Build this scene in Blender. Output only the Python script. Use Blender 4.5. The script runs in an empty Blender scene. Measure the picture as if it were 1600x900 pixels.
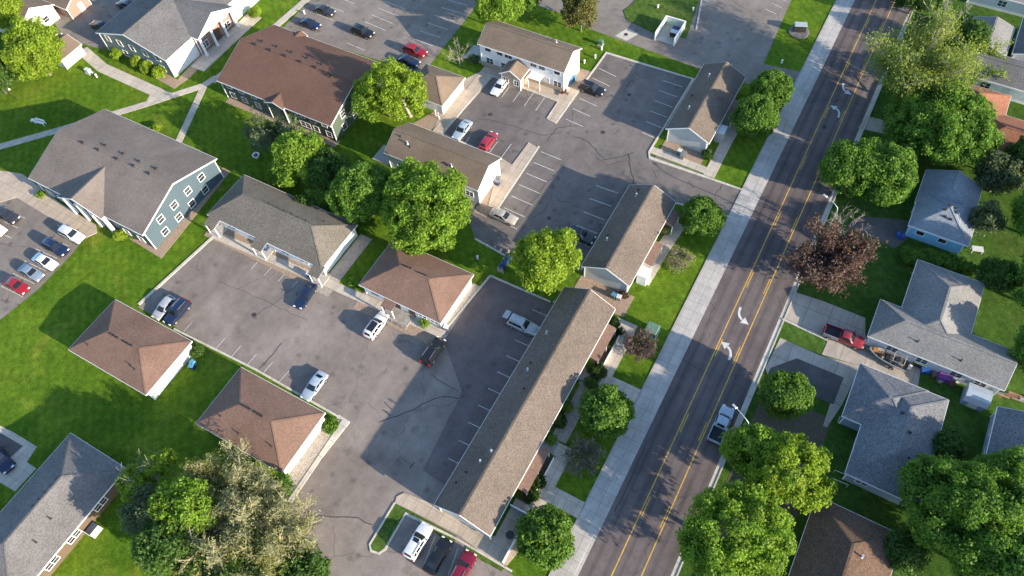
import bpy, bmesh, math, random
import numpy as np
from mathutils import Vector, Matrix
random.seed(5); RNG = np.random.default_rng(5)
scene = bpy.context.scene
COL = scene.collection
PI = math.pi

# ------------------------------------------------------------------ camera
# world: metres, +Y along the main road, +X across it, ground at z = 0; the drone hovers 97 m above the road's edge
CAM_F, CAM_H = 1169.9, 97.0
_p, _r, _h = (math.radians(a) for a in (57.861, -5.792, 33.901))
_F = np.array([0, math.cos(_p), -math.sin(_p)]); _R = np.array([1., 0, 0]); _U = np.cross(_R, _F)
_R, _U = math.cos(_r)*_R + math.sin(_r)*_U, -math.sin(_r)*_R + math.cos(_r)*_U
def _rz(v): return np.array([math.cos(_h)*v[0]-math.sin(_h)*v[1], math.sin(_h)*v[0]+math.cos(_h)*v[1], v[2]])
_F, _R, _U = _rz(_F), _rz(_R), _rz(_U)
def at(x, y, z=0.0):
    """survey helper: the point at height z seen at photo position x, y"""
    d = _F*CAM_F + _R*(x-800) - _U*(y-450)
    return np.array([0, 0, CAM_H]) + d*((CAM_H-z)/-d[2])
def G(*pts, z=0.0): return [tuple(at(x, y, z)[:2]) for x, y in pts]
def mpp(p): return float(np.linalg.norm(np.array(p)-[0, 0, CAM_H]))/CAM_F   # metres per photo pixel at p

cam = bpy.data.cameras.new("camera"); cam_o = bpy.data.objects.new("camera", cam); COL.objects.link(cam_o)
cam.sensor_width = 36; cam.lens = CAM_F/1600*36; cam.clip_end = 3000; cam.clip_start = 1
M = Matrix.Identity(4)
for i in range(3): M[i][0], M[i][1], M[i][2] = _R[i], _U[i], -_F[i]
M[2][3] = CAM_H; cam_o.matrix_world = M; scene.camera = cam_o

# ------------------------------------------------------------------ light
SUN_EL, SUN_AZ = math.radians(17.3), math.radians(94)       # azimuth clockwise from +Y
w = bpy.data.worlds.new("World"); scene.world = w; w.use_nodes = True
nt = w.node_tree; sky = nt.nodes.new("ShaderNodeTexSky"); sky.sky_type = 'NISHITA'; sky.sun_disc = False
sky.sun_elevation = SUN_EL; sky.sun_rotation = SUN_AZ; sky.air_density = 1.0; sky.dust_density = .5; sky.ozone_density = 2.4
nt.links.new(sky.outputs[0], nt.nodes["Background"].inputs[0]); nt.nodes["Background"].inputs[1].default_value = 0.135
sl = bpy.data.lights.new("sun", 'SUN'); sl.energy = 4.0; sl.angle = math.radians(.55); sl.color = (1, .86, .69)
so = bpy.data.objects.new("sun", sl); COL.objects.link(so)
sd = Vector((math.sin(SUN_AZ)*math.cos(SUN_EL), math.cos(SUN_AZ)*math.cos(SUN_EL), math.sin(SUN_EL)))
so.rotation_euler = sd.to_track_quat('Z', 'Y').to_euler()
so.location = (150, 0, 120)
vs = scene.view_settings; vs.view_transform = 'Standard'; vs.look = 'None'; vs.gamma = 1; vs.use_curve_mapping = False
vs.exposure = 1.56

# ------------------------------------------------------------------ materials
MATS = {}
class NT:
    def __init__(s, name):
        s.m = bpy.data.materials.new(name); s.m.use_nodes = True; s.t = s.m.node_tree
        s.b = s.t.nodes["Principled BSDF"]; s.n = s.t.nodes; s.l = s.t.links
        s.out = s.t.nodes["Material Output"]
        MATS[name] = s.m
    def node(s, typ, **kw):
        n = s.n.new(typ)
        for k, v in kw.items(): setattr(n, k, v)
        return n
    def set(s, sock, v):
        if hasattr(v, 'is_linked'): s.l.new(v, sock)
        elif v is not None:
            if isinstance(v, tuple) and len(v) == 3 and sock.type == 'RGBA': v = v+(1,)
            sock.default_value = v
    def pos(s, scale=(1, 1, 1), obj=False):
        o = s.node("ShaderNodeTexCoord").outputs["Object"] if obj else s.node("ShaderNodeNewGeometry").outputs["Position"]
        m = s.node("ShaderNodeMapping"); m.inputs["Scale"].default_value = scale if isinstance(scale, tuple) else (scale,)*3
        s.l.new(o, m.inputs[0]); return m.outputs[0]
    def noise(s, scale, detail=4, rough=.6, vec=None, dist=0):
        n = s.node("ShaderNodeTexNoise"); n.inputs["Scale"].default_value = scale; n.inputs["Detail"].default_value = detail
        n.inputs["Roughness"].default_value = rough; n.inputs["Distortion"].default_value = dist
        s.l.new(vec if vec is not None else s.pos(), n.inputs["Vector"]); return n.outputs["Fac"]
    def ramp(s, f, *stops):
        r = s.node("ShaderNodeValToRGB"); e = r.color_ramp.elements
        while len(e) < len(stops): e.new(.5)
        for k, (p, c) in enumerate(stops):
            e[k].position = p; e[k].color = (c, c, c, 1) if isinstance(c, (int, float)) else tuple(c)+(1,)
        s.l.new(f, r.inputs[0]); return r.outputs[0]
    def mix(s, f, a, b, mode='MIX'):
        m = s.node("ShaderNodeMix", data_type='RGBA', blend_type=mode)
        s.set(m.inputs[0], f); s.set(m.inputs[6], a); s.set(m.inputs[7], b); return m.outputs[2]
    def math(s, op, a, b=0.0):
        m = s.node("ShaderNodeMath", operation=op); s.set(m.inputs[0], a); s.set(m.inputs[1], b); return m.outputs[0]
    def bump(s, f, strength=.3, dist=.05):
        b = s.node("ShaderNodeBump"); b.inputs["Strength"].default_value = strength; b.inputs["Distance"].default_value = dist
        s.l.new(f, b.inputs["Height"]); s.l.new(b.outputs[0], s.b.inputs["Normal"])
    def fin(s, col, rough=.85, metal=0, spec=None):
        s.set(s.b.inputs["Base Color"], col); s.set(s.b.inputs["Roughness"], rough); s.b.inputs["Metallic"].default_value = metal
        if spec is not None: s.b.inputs["Specular IOR Level"].default_value = spec
        return s.m

def plain(name, c, rough=.6, metal=0, var=.12, spec=None, scale=1.5):
    t = NT(name); n = t.noise(scale, 5, .65)
    f = t.ramp(n, (.3, 1-var), (.7, 1+var))
    return t.fin(t.mix(1.0, c, f, 'MULTIPLY'), rough, metal, spec)

def asphalt(name, c1, c2, crack=.5, tyre=None, stain=.5):
    t = NT(name)
    big = t.ramp(t.noise(.07, 4, .55, dist=.6), (.33, 0.), (.68, 1.))
    c = t.mix(big, c1, c2)
    med = t.ramp(t.noise(.55, 6, .7), (.28, .8), (.72, 1.16))
    c = t.mix(1., c, med, 'MULTIPLY')
    streak = t.ramp(t.noise(1.0, 4, .6, t.pos((.35, .06, 1)), dist=.4), (.35, .9), (.7, 1.1))
    c = t.mix(1., c, streak, 'MULTIPLY')
    fine = t.ramp(t.noise(5., 3, .75), (.2, .8), (.8, 1.18))
    c = t.mix(1., c, fine, 'MULTIPLY')
    st = t.ramp(t.noise(.42, 3, .5, dist=.2), (.62, 0.), (.74, 1.))
    c = t.mix(t.math('MULTIPLY', st, stain), c, t.mix(.6, c, (.02, .018, .016)))
    sp = t.node("ShaderNodeTexVoronoi", feature='F1', voronoi_dimensions='2D'); sp.inputs["Scale"].default_value = .32; t.l.new(t.pos(), sp.inputs["Vector"])
    so_ = t.ramp(t.math('ADD', sp.outputs["Distance"], t.math('MULTIPLY', t.noise(1.2, 4), .25)), (.16, 1.), (.30, 0.)); sc_ = t.node("ShaderNodeSeparateColor"); t.l.new(sp.outputs["Color"], sc_.inputs[0])
    c = t.mix(t.math('MULTIPLY', t.math('MULTIPLY', so_, t.math('GREATER_THAN', sc_.outputs[0], .72)), stain*.75), c, (.03, .027, .025))
    # cracks
    d = t.node("ShaderNodeTexNoise"); d.inputs["Scale"].default_value = .25; d.inputs["Detail"].default_value = 5
    p = t.pos(); t.l.new(p, d.inputs["Vector"])
    off = t.node("ShaderNodeVectorMath", operation='SCALE'); off.inputs["Scale"].default_value = 5.
    t.l.new(d.outputs["Color"], off.inputs[0])
    ad = t.node("ShaderNodeVectorMath", operation='ADD'); t.l.new(p, ad.inputs[0]); t.l.new(off.outputs[0], ad.inputs[1])
    v = t.node("ShaderNodeTexVoronoi", feature='DISTANCE_TO_EDGE', voronoi_dimensions='2D'); v.inputs["Scale"].default_value = .085
    t.l.new(ad.outputs[0], v.inputs["Vector"])
    ck = t.ramp(v.outputs["Distance"], (.0035, 1.), (.0075, 0.))
    mk = t.ramp(t.noise(.06, 2), (.46, 0.), (.56, 1.))
    c = t.mix(t.math('MULTIPLY', t.math('MULTIPLY', ck, mk), crack), c, (.018, .018, .022))
    if tyre:
        sx = t.node("ShaderNodeSeparateXYZ"); t.l.new(t.pos(), sx.inputs[0])
        acc = None
        for x0, wd in tyre:
            q = t.math('DIVIDE', t.math('ABSOLUTE', t.math('SUBTRACT', sx.outputs[0], x0)), wd)
            q = t.ramp(q, (.2, 1.), (1., 0.))
            acc = q if acc is None else t.math('MAXIMUM', acc, q)
        nn = t.ramp(t.noise(1, 4, .6, t.pos((1.6, .05, 1))), (.3, .2), (.7, 1.))
        c = t.mix(t.math('MULTIPLY', t.math('MULTIPLY', acc, nn), .45), c, (.022, .021, .024))
    t.bump(t.noise(9, 3, .8), .25, .03)
    return t.fin(c, .92, spec=.15)

def concrete(name, c1, c2, joint=1.5):
    t = NT(name)
    c = t.mix(t.ramp(t.noise(.35, 5, .65), (.3, 0.), (.7, 1.)), c1, c2)
    fl = t.node("ShaderNodeVectorMath", operation='FLOOR'); t.l.new(t.pos(1/joint), fl.inputs[0])
    wn = t.node("ShaderNodeTexWhiteNoise", noise_dimensions='2D'); t.l.new(fl.outputs[0], wn.inputs["Vector"])
    c = t.mix(1., c, t.ramp(wn.outputs["Value"], (0, .95), (1, 1.05)), 'MULTIPLY')
    fr = t.node("ShaderNodeVectorMath", operation='FRACTION'); t.l.new(t.pos(1/joint), fr.inputs[0])
    sx = t.node("ShaderNodeSeparateXYZ"); t.l.new(fr.outputs[0], sx.inputs[0])
    j = t.math('MINIMUM', sx.outputs[0], sx.outputs[1])
    c = t.mix(t.ramp(j, (.02, .5), (.05, 0.)), c, (.08, .075, .065))
    c = t.mix(1., c, t.ramp(t.noise(4, 4, .7), (.25, .85), (.75, 1.12)), 'MULTIPLY')
    c = t.mix(1., c, t.ramp(t.noise(1., 5, .7, t.pos((.9, .22, 1)), dist=.5), (.3, .84), (.7, 1.14)), 'MULTIPLY')
    return t.fin(c, .88, spec=.3)

def grass(name, c1, c2, c3, amt=.5):
    t = NT(name)
    c = t.mix(t.ramp(t.noise(.09, 5, .6, dist=.5), (.35, 0.), (.66, 1.)), c1, c2)
    pt = t.ramp(t.noise(.16, 5, .65, dist=.8), (.56, 0.), (.72, 1.))
    c = t.mix(t.math('MULTIPLY', pt, amt), c, c3)
    c = t.mix(1., c, t.ramp(t.noise(1.1, 6, .75), (.28, .6), (.72, 1.42)), 'MULTIPLY')
    c = t.mix(1., c, t.ramp(t.noise(.42, 5, .7, dist=.6), (.3, .8), (.7, 1.2)), 'MULTIPLY')
    c = t.mix(1., c, t.ramp(t.noise(4.5, 3, .8), (.28, .6), (.72, 1.45)), 'MULTIPLY')
    mw = t.node('ShaderNodeTexWave', wave_type='BANDS', bands_direction='DIAGONAL'); mw.inputs['Scale'].default_value = .33; mw.inputs['Distortion'].default_value = 1.2; mw.inputs['Detail Scale'].default_value = .3
    t.l.new(t.pos(), mw.inputs['Vector']); c = t.mix(1., c, t.ramp(mw.outputs['Fac'], (0, .94), (1, 1.06)), 'MULTIPLY')
    h = t.noise(6, 5, .85)
    t.bump(h, .9, .12)
    # small pale clover and dandelion flecks, worn thin spots
    fk = t.ramp(t.noise(2.3, 5, .8), (.66, 0.), (.74, 1.)); c = t.mix(t.math('MULTIPLY', fk, .45), c, (.20, .20, .06))
    wn = t.math('MULTIPLY', t.ramp(t.noise(.22, 6, .75, dist=1.), (.63, 0.), (.74, 1.)), .45); c = t.mix(wn, c, (.15, .125, .07))
    return t.fin(c, .95, spec=.04)

def shingle(name, c, var=.35, patch=.15):
    t = NT(name)
    g = t.node("ShaderNodeTexVoronoi", feature='F1'); g.inputs["Scale"].default_value = 6.5
    t.l.new(t.pos((1, 1, 2.6)), g.inputs["Vector"])
    hs = t.node("ShaderNodeSeparateColor"); t.l.new(g.outputs["Color"], hs.inputs[0])
    f = t.ramp(hs.outputs[0], (0, 1-var*.8), (1, 1+var*.8))
    cc = t.mix(1., c, f, 'MULTIPLY')
    cc = t.mix(1., cc, t.ramp(t.noise(13, 2, .8), (.25, 1-var*.8), (.75, 1+var*.8)), 'MULTIPLY')
    cc = t.mix(1., cc, t.ramp(t.noise(.22, 5, .6), (.3, 1-patch), (.7, 1+patch)), 'MULTIPLY')
    sx = t.node("ShaderNodeSeparateXYZ"); t.l.new(t.pos(), sx.inputs[0])
    row = t.math('FRACT', t.math('MULTIPLY', sx.outputs[2], 13.))
    cc = t.mix(t.ramp(row, (.0, .35), (.25, 0.)), cc, t.mix(.5, cc, (.01, .01, .01)))
    t.bump(t.noise(8, 3, .8), .35, .04)
    return t.fin(cc, .95, spec=.08)

def siding(name, c, period=.18):
    t = NT(name)
    sx = t.node("ShaderNodeSeparateXYZ"); t.l.new(t.pos(), sx.inputs[0])
    row = t.math('FRACT', t.math('DIVIDE', sx.outputs[2], period))
    cc = t.mix(t.ramp(row, (0, .45), (.16, 0.)), c, t.mix(.5, c, (.02, .02, .02)))
    cc = t.mix(1., cc, t.ramp(t.noise(.6, 5, .7), (.3, .9), (.7, 1.07)), 'MULTIPLY')
    t.bump(row, .25, .02)
    return t.fin(cc, .6, spec=.3)

def brick(name, c1, c2, mort):
    t = NT(name)
    b = t.node("ShaderNodeTexBrick"); b.inputs["Scale"].default_value = 2.2
    v = t.node("ShaderNodeCombineXYZ"); sx = t.node("ShaderNodeSeparateXYZ"); t.l.new(t.pos(), sx.inputs[0])
    t.l.new(t.math('ADD', sx.outputs[0], sx.outputs[1]), v.inputs[0]); t.l.new(sx.outputs[2], v.inputs[1])
    t.l.new(v.outputs[0], b.inputs["Vector"])
    for k, c in enumerate((c1, c2, mort)): b.inputs[k+1].default_value = c+(1,)
    return t.fin(b.outputs["Color"], .85)

def leafmat(name, cs, trans=.5):
    t = NT(name)
    rp = t.node("ShaderNodeNewGeometry").outputs["Random Per Island"]
    n = len(cs)
    c = t.ramp(rp, *[(k/(n-1), cc) for k, cc in enumerate(cs)])
    c = t.mix(1., c, t.ramp(t.noise(.55, 3, .6), (.3, .72), (.7, 1.3)), 'MULTIPLY')
    t.fin(c, .55, spec=.25)
    tr = t.node("ShaderNodeBsdfTranslucent"); t.l.new(t.mix(.55, c, t.mix(1., c, (1.15, 1.25, .5), 'MULTIPLY')), tr.inputs[0])
    ms = t.node("ShaderNodeMixShader"); ms.inputs[0].default_value = trans
    t.l.new(t.b.outputs[0], ms.inputs[1]); t.l.new(tr.outputs[0], ms.inputs[2]); t.l.new(ms.outputs[0], t.out.inputs[0])
    return t.m

def paint(name, c, rough=.22):
    t = NT(name)
    t.b.inputs["Coat Weight"].default_value = .6; t.b.inputs["Coat Roughness"].default_value = .06
    cc = t.mix(1., c, t.ramp(t.noise(1.6, 5, .6), (.3, .88), (.7, 1.06)), 'MULTIPLY')
    return t.fin(cc, rough, .15, .5)

asphalt("worn_asphalt", (.185, .155, .134), (.262, .222, .192), .35)
asphalt("grey_asphalt", (.13, .115, .106), (.19, .167, .152), .6)
asphalt("old_asphalt", (.185, .160, .138), (.235, .205, .176), .5)
asphalt("tan_asphalt", (.20, .172, .148), (.26, .22, .185), .5)
asphalt("road_asphalt", (.112, .092, .09), (.168, .138, .128), .5,
        tyre=[(-5.4, .5), (-3.7, .5), (1.2, .5), (2.8, .5), (-2.1, .35), (-.6, .35)], stain=.2)
asphalt("patch_asphalt", (.085, .078, .074), (.12, .11, .10), .3)
asphalt("drive_asphalt", (.085, .08, .078), (.13, .12, .115), .6)
asphalt("shade_tint_asphalt", (.128, .104, .10), (.175, .145, .138), .3)  # lot asphalt with the building's shade put into its colour
plain("crack_seal", (.035, .033, .034), .8, var=.3)
concrete("pale_concrete", (.42, .37, .30), (.50, .44, .36))
concrete("sidewalk_concrete", (.36, .34, .31), (.45, .42, .38), 1.6)
concrete("tan_concrete", (.38, .31, .235), (.47, .385, .295), 1.8)
concrete("drive_concrete", (.32, .28, .23), (.42, .36, .30), 3.2)
concrete("kerb_concrete", (.46, .42, .35), (.54, .50, .42), 2.5)
grass("lawn_grass", (.058, .122, .010), (.108, .170, .014), (.165, .19, .026), .75)
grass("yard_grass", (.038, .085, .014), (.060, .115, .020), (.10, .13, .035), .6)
grass("verge_grass", (.055, .10, .018), (.085, .13, .026), (.13, .135, .05), .7)
t = NT("gravel"); v = t.noise(5, 4, .85); t.fin(t.ramp(v, (.3, (.14, .12, .10)), (.5, (.32, .28, .23)), (.7, (.5, .46, .4))), .95); t.bump(v, .8, .08)
t = NT("mulch"); v = t.noise(5, 4, .85); t.fin(t.ramp(v, (.3, (.16, .105, .07)), (.5, (.30, .215, .15)), (.7, (.44, .34, .25))), .95); t.bump(v, .8, .08)
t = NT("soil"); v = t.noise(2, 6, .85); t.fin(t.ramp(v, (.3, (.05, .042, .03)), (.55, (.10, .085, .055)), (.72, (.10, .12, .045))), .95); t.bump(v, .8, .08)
shingle("tan_shingle", (.138, .113, .093), .34)
shingle("taupe_shingle", (.168, .143, .124), .2)
shingle("rust_shingle", (.142, .082, .060), .18, .1)
shingle("brown_shingle", (.185, .117, .088), .22)
shingle("olive_shingle", (.150, .135, .112), .34)
shingle("khaki_shingle", (.172, .132, .098), .18); shingle("haze_shingle", (.20, .225, .25), .25)
shingle("grey_shingle", (.135, .132, .128), .3)
shingle("slate_shingle", (.150, .155, .165), .4)
shingle("pewter_shingle", (.155, .148, .142), .3); shingle("ash_shingle", (.205, .20, .188), .3)
shingle("red_shingle", (.26, .12, .075), .3)
shingle("umber_shingle", (.125, .082, .058), .35)
siding("white_siding", (.78, .77, .74)); siding("blue_siding", (.068, .102, .122)); siding("green_siding", (.082, .108, .082))
siding("teal_siding", (.15, .19, .195)); siding("grey_siding", (.50, .50, .47)); siding("sky_siding", (.22, .52, .74))
siding("dusk_siding", (.25, .33, .42)); siding("sage_siding", (.50, .56, .50)); siding("brown_siding", (.12, .088, .06)); siding("tan_siding", (.42, .36, .28))
siding("pale_siding", (.62, .63, .62))
brick("tan_brick", (.40, .30, .21), (.34, .25, .175), (.42, .38, .32)); brick("red_brick", (.30, .16, .11), (.24, .13, .095), (.35, .31, .27))
plain("white_trim", (.80, .79, .76), .5, var=.05); plain("white_paint", (.52, .51, .48), .7, var=.35, scale=2.5)
plain("yellow_paint", (.58, .34, .045), .7, var=.3, scale=2.2)
plain("dark_metal", (.03, .03, .032), .5); plain("grey_metal", (.30, .31, .32), .4, .6); plain("pale_metal", (.55, .56, .56), .4, .4)
plain("vent_black", (.022, .02, .02), .7); plain("vent_grey", (.3, .3, .3), .5); plain("manhole_iron", (.05, .045, .042), .7, .3)
plain("green_box", (.10, .18, .13), .6); plain("blue_plastic", (.03, .09, .30), .45); plain("navy_plastic", (.02, .035, .11), .45)
plain("grey_plastic", (.16, .17, .18), .5); plain("pale_plastic", (.55, .56, .55), .5); plain("cyan_plastic", (.06, .22, .34), .45)
plain("wood", (.24, .16, .095), .8, var=.3); plain("grey_wood", (.27, .25, .22), .85, var=.3); plain("stone", (.16, .145, .13), .9, var=.35, scale=4)
plain("orange_cloth", (.32, .15, .04), .8); plain("purple_plastic", (.22, .06, .24), .5); plain("boat_hull", (.36, .35, .32), .4)
plain("boat_deck", (.10, .075, .055), .8, var=.3); plain("rust", (.17, .075, .045), .85, var=.4, scale=5); plain("tarp_silver", (.36, .40, .42), .4, .1)
plain("door_white", (.66, .65, .61), .45); plain("door_dark", (.10, .06, .045), .5); plain("concrete_stoop", (.40, .38, .34), .85)
plain("rubber", (.014, .014, .015), .8); plain("alloy", (.42, .42, .43), .35, .7); plain("plastic_trim", (.02, .02, .022), .5)
plain("lamp_red", (.35, .012, .012), .25); plain("lamp_clear", (.75, .75, .74), .12); plain("bed_liner", (.025, .026, .03), .75)
plain("seat_cloth", (.05, .05, .055), .8)
t = NT("window_glass"); t.fin(t.ramp(t.noise(.8, 2), (.4, (.018, .022, .028)), (.6, (.06, .068, .075))), .06, spec=.7)
t = NT("car_glass"); t.fin((.012, .015, .018), .05, spec=.8)
t = NT("solar_glass"); t.fin((.03, .035, .045), .1, spec=.6)
for n_, c_ in dict(white_car=(.74, .74, .73), silver_car=(.42, .43, .43), steel_car=(.22, .27, .33), black_car=(.012, .012, .014), navy_car=(.012, .022, .06),
                   charcoal_car=(.035, .037, .042), red_car=(.32, .012, .018), crimson_car=(.20, .01, .03), beige_car=(.40, .36, .29), ice_car=(.36, .44, .50),
                   rose_car=(.36, .03, .05), brick_car=(.25, .03, .04)).items(): paint(n_, c_)
t = NT("bark"); v = t.noise(3, 6, .8, t.pos((1, 1, .25))); t.fin(t.ramp(v, (.3, (.07, .055, .04)), (.7, (.22, .18, .14))), .95); t.bump(v, .7, .06)
t = NT("pale_bark"); v = t.noise(3, 6, .8, t.pos((1, 1, .25))); t.fin(t.ramp(v, (.3, (.20, .175, .14)), (.7, (.40, .36, .30))), .95); t.bump(v, .7, .06)
plain("twig", (.17, .14, .11), .9, var=.3); plain("olive_twig", (.36, .32, .20), .9, var=.3)
leafmat("maple_leaf", [(.140, .245, .024), (.188, .315, .032), (.24, .355, .044)])
leafmat("lime_leaf", [(.180, .28, .022), (.235, .34, .028), (.29, .375, .04)])
leafmat("deep_leaf", [(.088, .185, .024), (.122, .24, .03), (.17, .28, .042)])
leafmat("dark_leaf", [(.05, .115, .022), (.075, .15, .028), (.11, .185, .038)])
leafmat("round_leaf", [(.080, .17, .022), (.12, .23, .03), (.17, .28, .045)])
leafmat("olive_leaf", [(.215, .235, .07), (.28, .295, .095), (.35, .345, .13)])
leafmat("bud_leaf", [(.26, .265, .12), (.34, .34, .165), (.42, .41, .23)])
leafmat("copper_leaf", [(.085, .05, .046), (.135, .082, .072), (.20, .13, .11)])
leafmat("locust_leaf", [(.17, .225, .04), (.225, .285, .055), (.285, .335, .08)])
leafmat("hawthorn_leaf", [(.13, .135, .035), (.17, .165, .05), (.22, .205, .07)])
leafmat("mist_leaf", [(.085, .125, .055), (.12, .16, .075), (.16, .20, .105)])
leafmat("shrub_leaf", [(.03, .065, .014), (.05, .095, .018), (.08, .13, .025)])

# ------------------------------------------------------------------ mesh helpers
class MB:
    def __init__(s): s.v, s.f, s.mi = [], [], []
    def add(s, verts, faces, mi=0):
        o = len(s.v); s.v += [tuple(map(float, p)) for p in verts]; s.f += [tuple(i+o for i in f) for f in faces]; s.mi += [mi]*len(faces); return s
    def box(s, x0, x1, y0, y1, z0, z1, mi=0):
        return s.add([(x0, y0, z0), (x1, y0, z0), (x1, y1, z0), (x0, y1, z0), (x0, y0, z1), (x1, y0, z1), (x1, y1, z1), (x0, y1, z1)],
              [(3, 2, 1, 0), (4, 5, 6, 7), (0, 1, 5, 4), (1, 2, 6, 5), (2, 3, 7, 6), (3, 0, 4, 7)], mi)
    def cbox(s, c, sz, rot=0, mi=0, taper=1):
        hx, hy, hz = sz[0]/2, sz[1]/2, sz[2]/2; cr, sr = math.cos(rot), math.sin(rot); vs = []
        for z, k in ((-hz, 1), (hz, taper)):
            for x, y in ((-hx, -hy), (hx, -hy), (hx, hy), (-hx, hy)):
                x, y = x*k, y*k; vs.append((c[0]+x*cr-y*sr, c[1]+x*sr+y*cr, c[2]+z))
        return s.add(vs, [(3, 2, 1, 0), (4, 5, 6, 7), (0, 1, 5, 4), (1, 2, 6, 5), (2, 3, 7, 6), (3, 0, 4, 7)], mi)
    def beam(s, a, b, w, h=None, mi=0):
        a, b = Vector(a), Vector(b); d = (b-a).normalized(); u = Vector((0, 0, 1)) if abs(d.z) < .95 else Vector((1, 0, 0))
        r = d.cross(u).normalized(); u = r.cross(d); h = h or w; vs = []
        for p in (a, b):
            for i, j in ((-1, -1), (1, -1), (1, 1), (-1, 1)): vs.append(p+r*i*w/2+u*j*h/2)
        return s.add(vs, [(3, 2, 1, 0), (4, 5, 6, 7), (0, 1, 5, 4), (1, 2, 6, 5), (2, 3, 7, 6), (3, 0, 4, 7)], mi)
    def tube(s, pts, rad, n=6, mi=0, cap=True):
        pts = [Vector(p) for p in pts]; rad = rad if hasattr(rad, '__len__') else [rad]*len(pts); vs = []; fs = []
        for i, p in enumerate(pts):
            d = (pts[min(i+1, len(pts)-1)]-pts[max(i-1, 0)]).normalized(); u = Vector((0, 0, 1)) if abs(d.z) < .9 else Vector((1, 0, 0))
            r = d.cross(u).normalized(); u = r.cross(d)
            for k in range(n):
                a = 2*PI*k/n; vs.append(p+(r*math.cos(a)+u*math.sin(a))*rad[i])
        for i in range(len(pts)-1):
            for k in range(n): fs.append((i*n+k, i*n+(k+1) % n, (i+1)*n+(k+1) % n, (i+1)*n+k))
        if cap: fs += [tuple(range(n))[::-1], tuple((len(pts)-1)*n+k for k in range(n))]
        return s.add(vs, fs, mi)
    def lathe(s, c, prof, n=12, mi=0):
        vs = []; fs = []
        for r, z in prof:
            for k in range(n): a = 2*PI*k/n; vs.append((c[0]+r*math.cos(a), c[1]+r*math.sin(a), c[2]+z))
        for i in range(len(prof)-1):
            for k in range(n): fs.append((i*n+k, i*n+(k+1) % n, (i+1)*n+(k+1) % n, (i+1)*n+k))
        fs += [tuple(range(n))[::-1], tuple((len(prof)-1)*n+k for k in range(n))]
        return s.add(vs, fs, mi)
    def prism(s, poly, z0, z1, mi=0):
        n = len(poly); a = sum(poly[i][0]*poly[(i+1) % n][1]-poly[(i+1) % n][0]*poly[i][1] for i in range(n))
        if a < 0: poly = poly[::-1]
        vs = [(x, y, z0) for x, y in poly]+[(x, y, z1) for x, y in poly]
        fs = [tuple(range(n))[::-1], tuple(range(n, 2*n))]+[(i, (i+1) % n, n+(i+1) % n, n+i) for i in range(n)]
        return s.add(vs, fs, mi)
    def mesh(s, name, *mats):
        me = bpy.data.meshes.new(name); me.from_pydata(s.v, [], s.f)
        for m in mats: me.materials.append(MATS[m] if isinstance(m, str) else m)
        if len(mats) > 1: me.polygons.foreach_set("material_index", s.mi)
        me.update(); return me
    def build(s, name, mat, parent=None, smooth=None, loc=None):
        me = s.mesh(name, *(mat if isinstance(mat, (list, tuple)) else [mat]))
        if smooth is not None:
            me.polygons.foreach_set("use_smooth", [True]*len(me.polygons)); me.set_sharp_from_angle(angle=math.radians(smooth))
        return link(name, me, parent, loc)
def link(name, me, parent=None, loc=None, rotz=0):
    o = bpy.data.objects.new(name, me); COL.objects.link(o)
    if parent is not None: o.parent = parent
    if loc is not None: o.location = loc
    if rotz: o.rotation_euler = (0, 0, rotz)
    return o
def tag(o, label=None, cat=None, group=None, kind=None):
    if label: o['label'] = label
    if cat: o['category'] = cat
    if group: o['group'] = group
    if kind: o['kind'] = kind
    return o
def thing(name, label, cat, loc=(0, 0, 0), rotz=0, group=None):
    o = bpy.data.objects.new(name, None); COL.objects.link(o); o.location = tuple(map(float, loc)); o.rotation_euler = (0, 0, rotz)
    o.empty_display_size = .5
    return tag(o, label, cat, group)
def copy_thing(root, loc, rotz=None, label=None, group=None):
    r = root.copy(); COL.objects.link(r); r.location = tuple(map(float, loc))
    if rotz is not None: r.rotation_euler = (0, 0, rotz)
    if label: r['label'] = label
    if group: r['group'] = group
    for ch in list(root.children):
        c = ch.copy(); COL.objects.link(c); c.parent = r
        for g in ch.children:
            d = g.copy(); COL.objects.link(d); d.parent = c
    return r
# ================================================================== ground
def slab(name, poly, z0, z1, mat, label, cat):
    return tag(MB().prism(poly, z0, z1).build(name, mat), label, cat, kind='structure')
def sheet(name, poly, z, mat, label, cat):
    m = MB(); n = len(poly); a = sum(poly[i][0]*poly[(i+1) % n][1]-poly[(i+1) % n][0]*poly[i][1] for i in range(n))
    m.add([(x, y, z) for x, y in (poly if a > 0 else poly[::-1])], [tuple(range(n))])
    return tag(m.build(name, mat), label, cat, kind='structure')
def strip_poly(pts, w):
    L, R = [], []; P = [Vector(p) for p in pts]
    for i, p in enumerate(P):
        d = (P[min(i+1, len(P)-1)]-P[max(i-1, 0)]).normalized(); n = Vector((-d.y, d.x)); k = 1.
        if 0 < i < len(P)-1:
            d1 = (P[i]-P[i-1]).normalized(); k = 1/max(.5, abs(Vector((-d1.y, d1.x)).dot(n)))
        L.append(tuple(p+n*w/2*k)); R.append(tuple(p-n*w/2*k))
    return L+R[::-1]
def R4(x0, x1, y0, y1): return [(x0, y0), (x1, y0), (x1, y1), (x0, y1)]

sheet('ground', R4(-900, 900, -700, 900), 0, 'lawn_grass', 'mown green lawn between the apartment blocks and lots', 'lawn')
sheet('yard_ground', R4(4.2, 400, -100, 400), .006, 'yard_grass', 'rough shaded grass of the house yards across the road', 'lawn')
sheet('soil_ground', R4(5.2, 14.5, 28, 52), .011, 'soil', 'dark bare soil and thin grass under the big roadside tree', 'soil')

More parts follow.
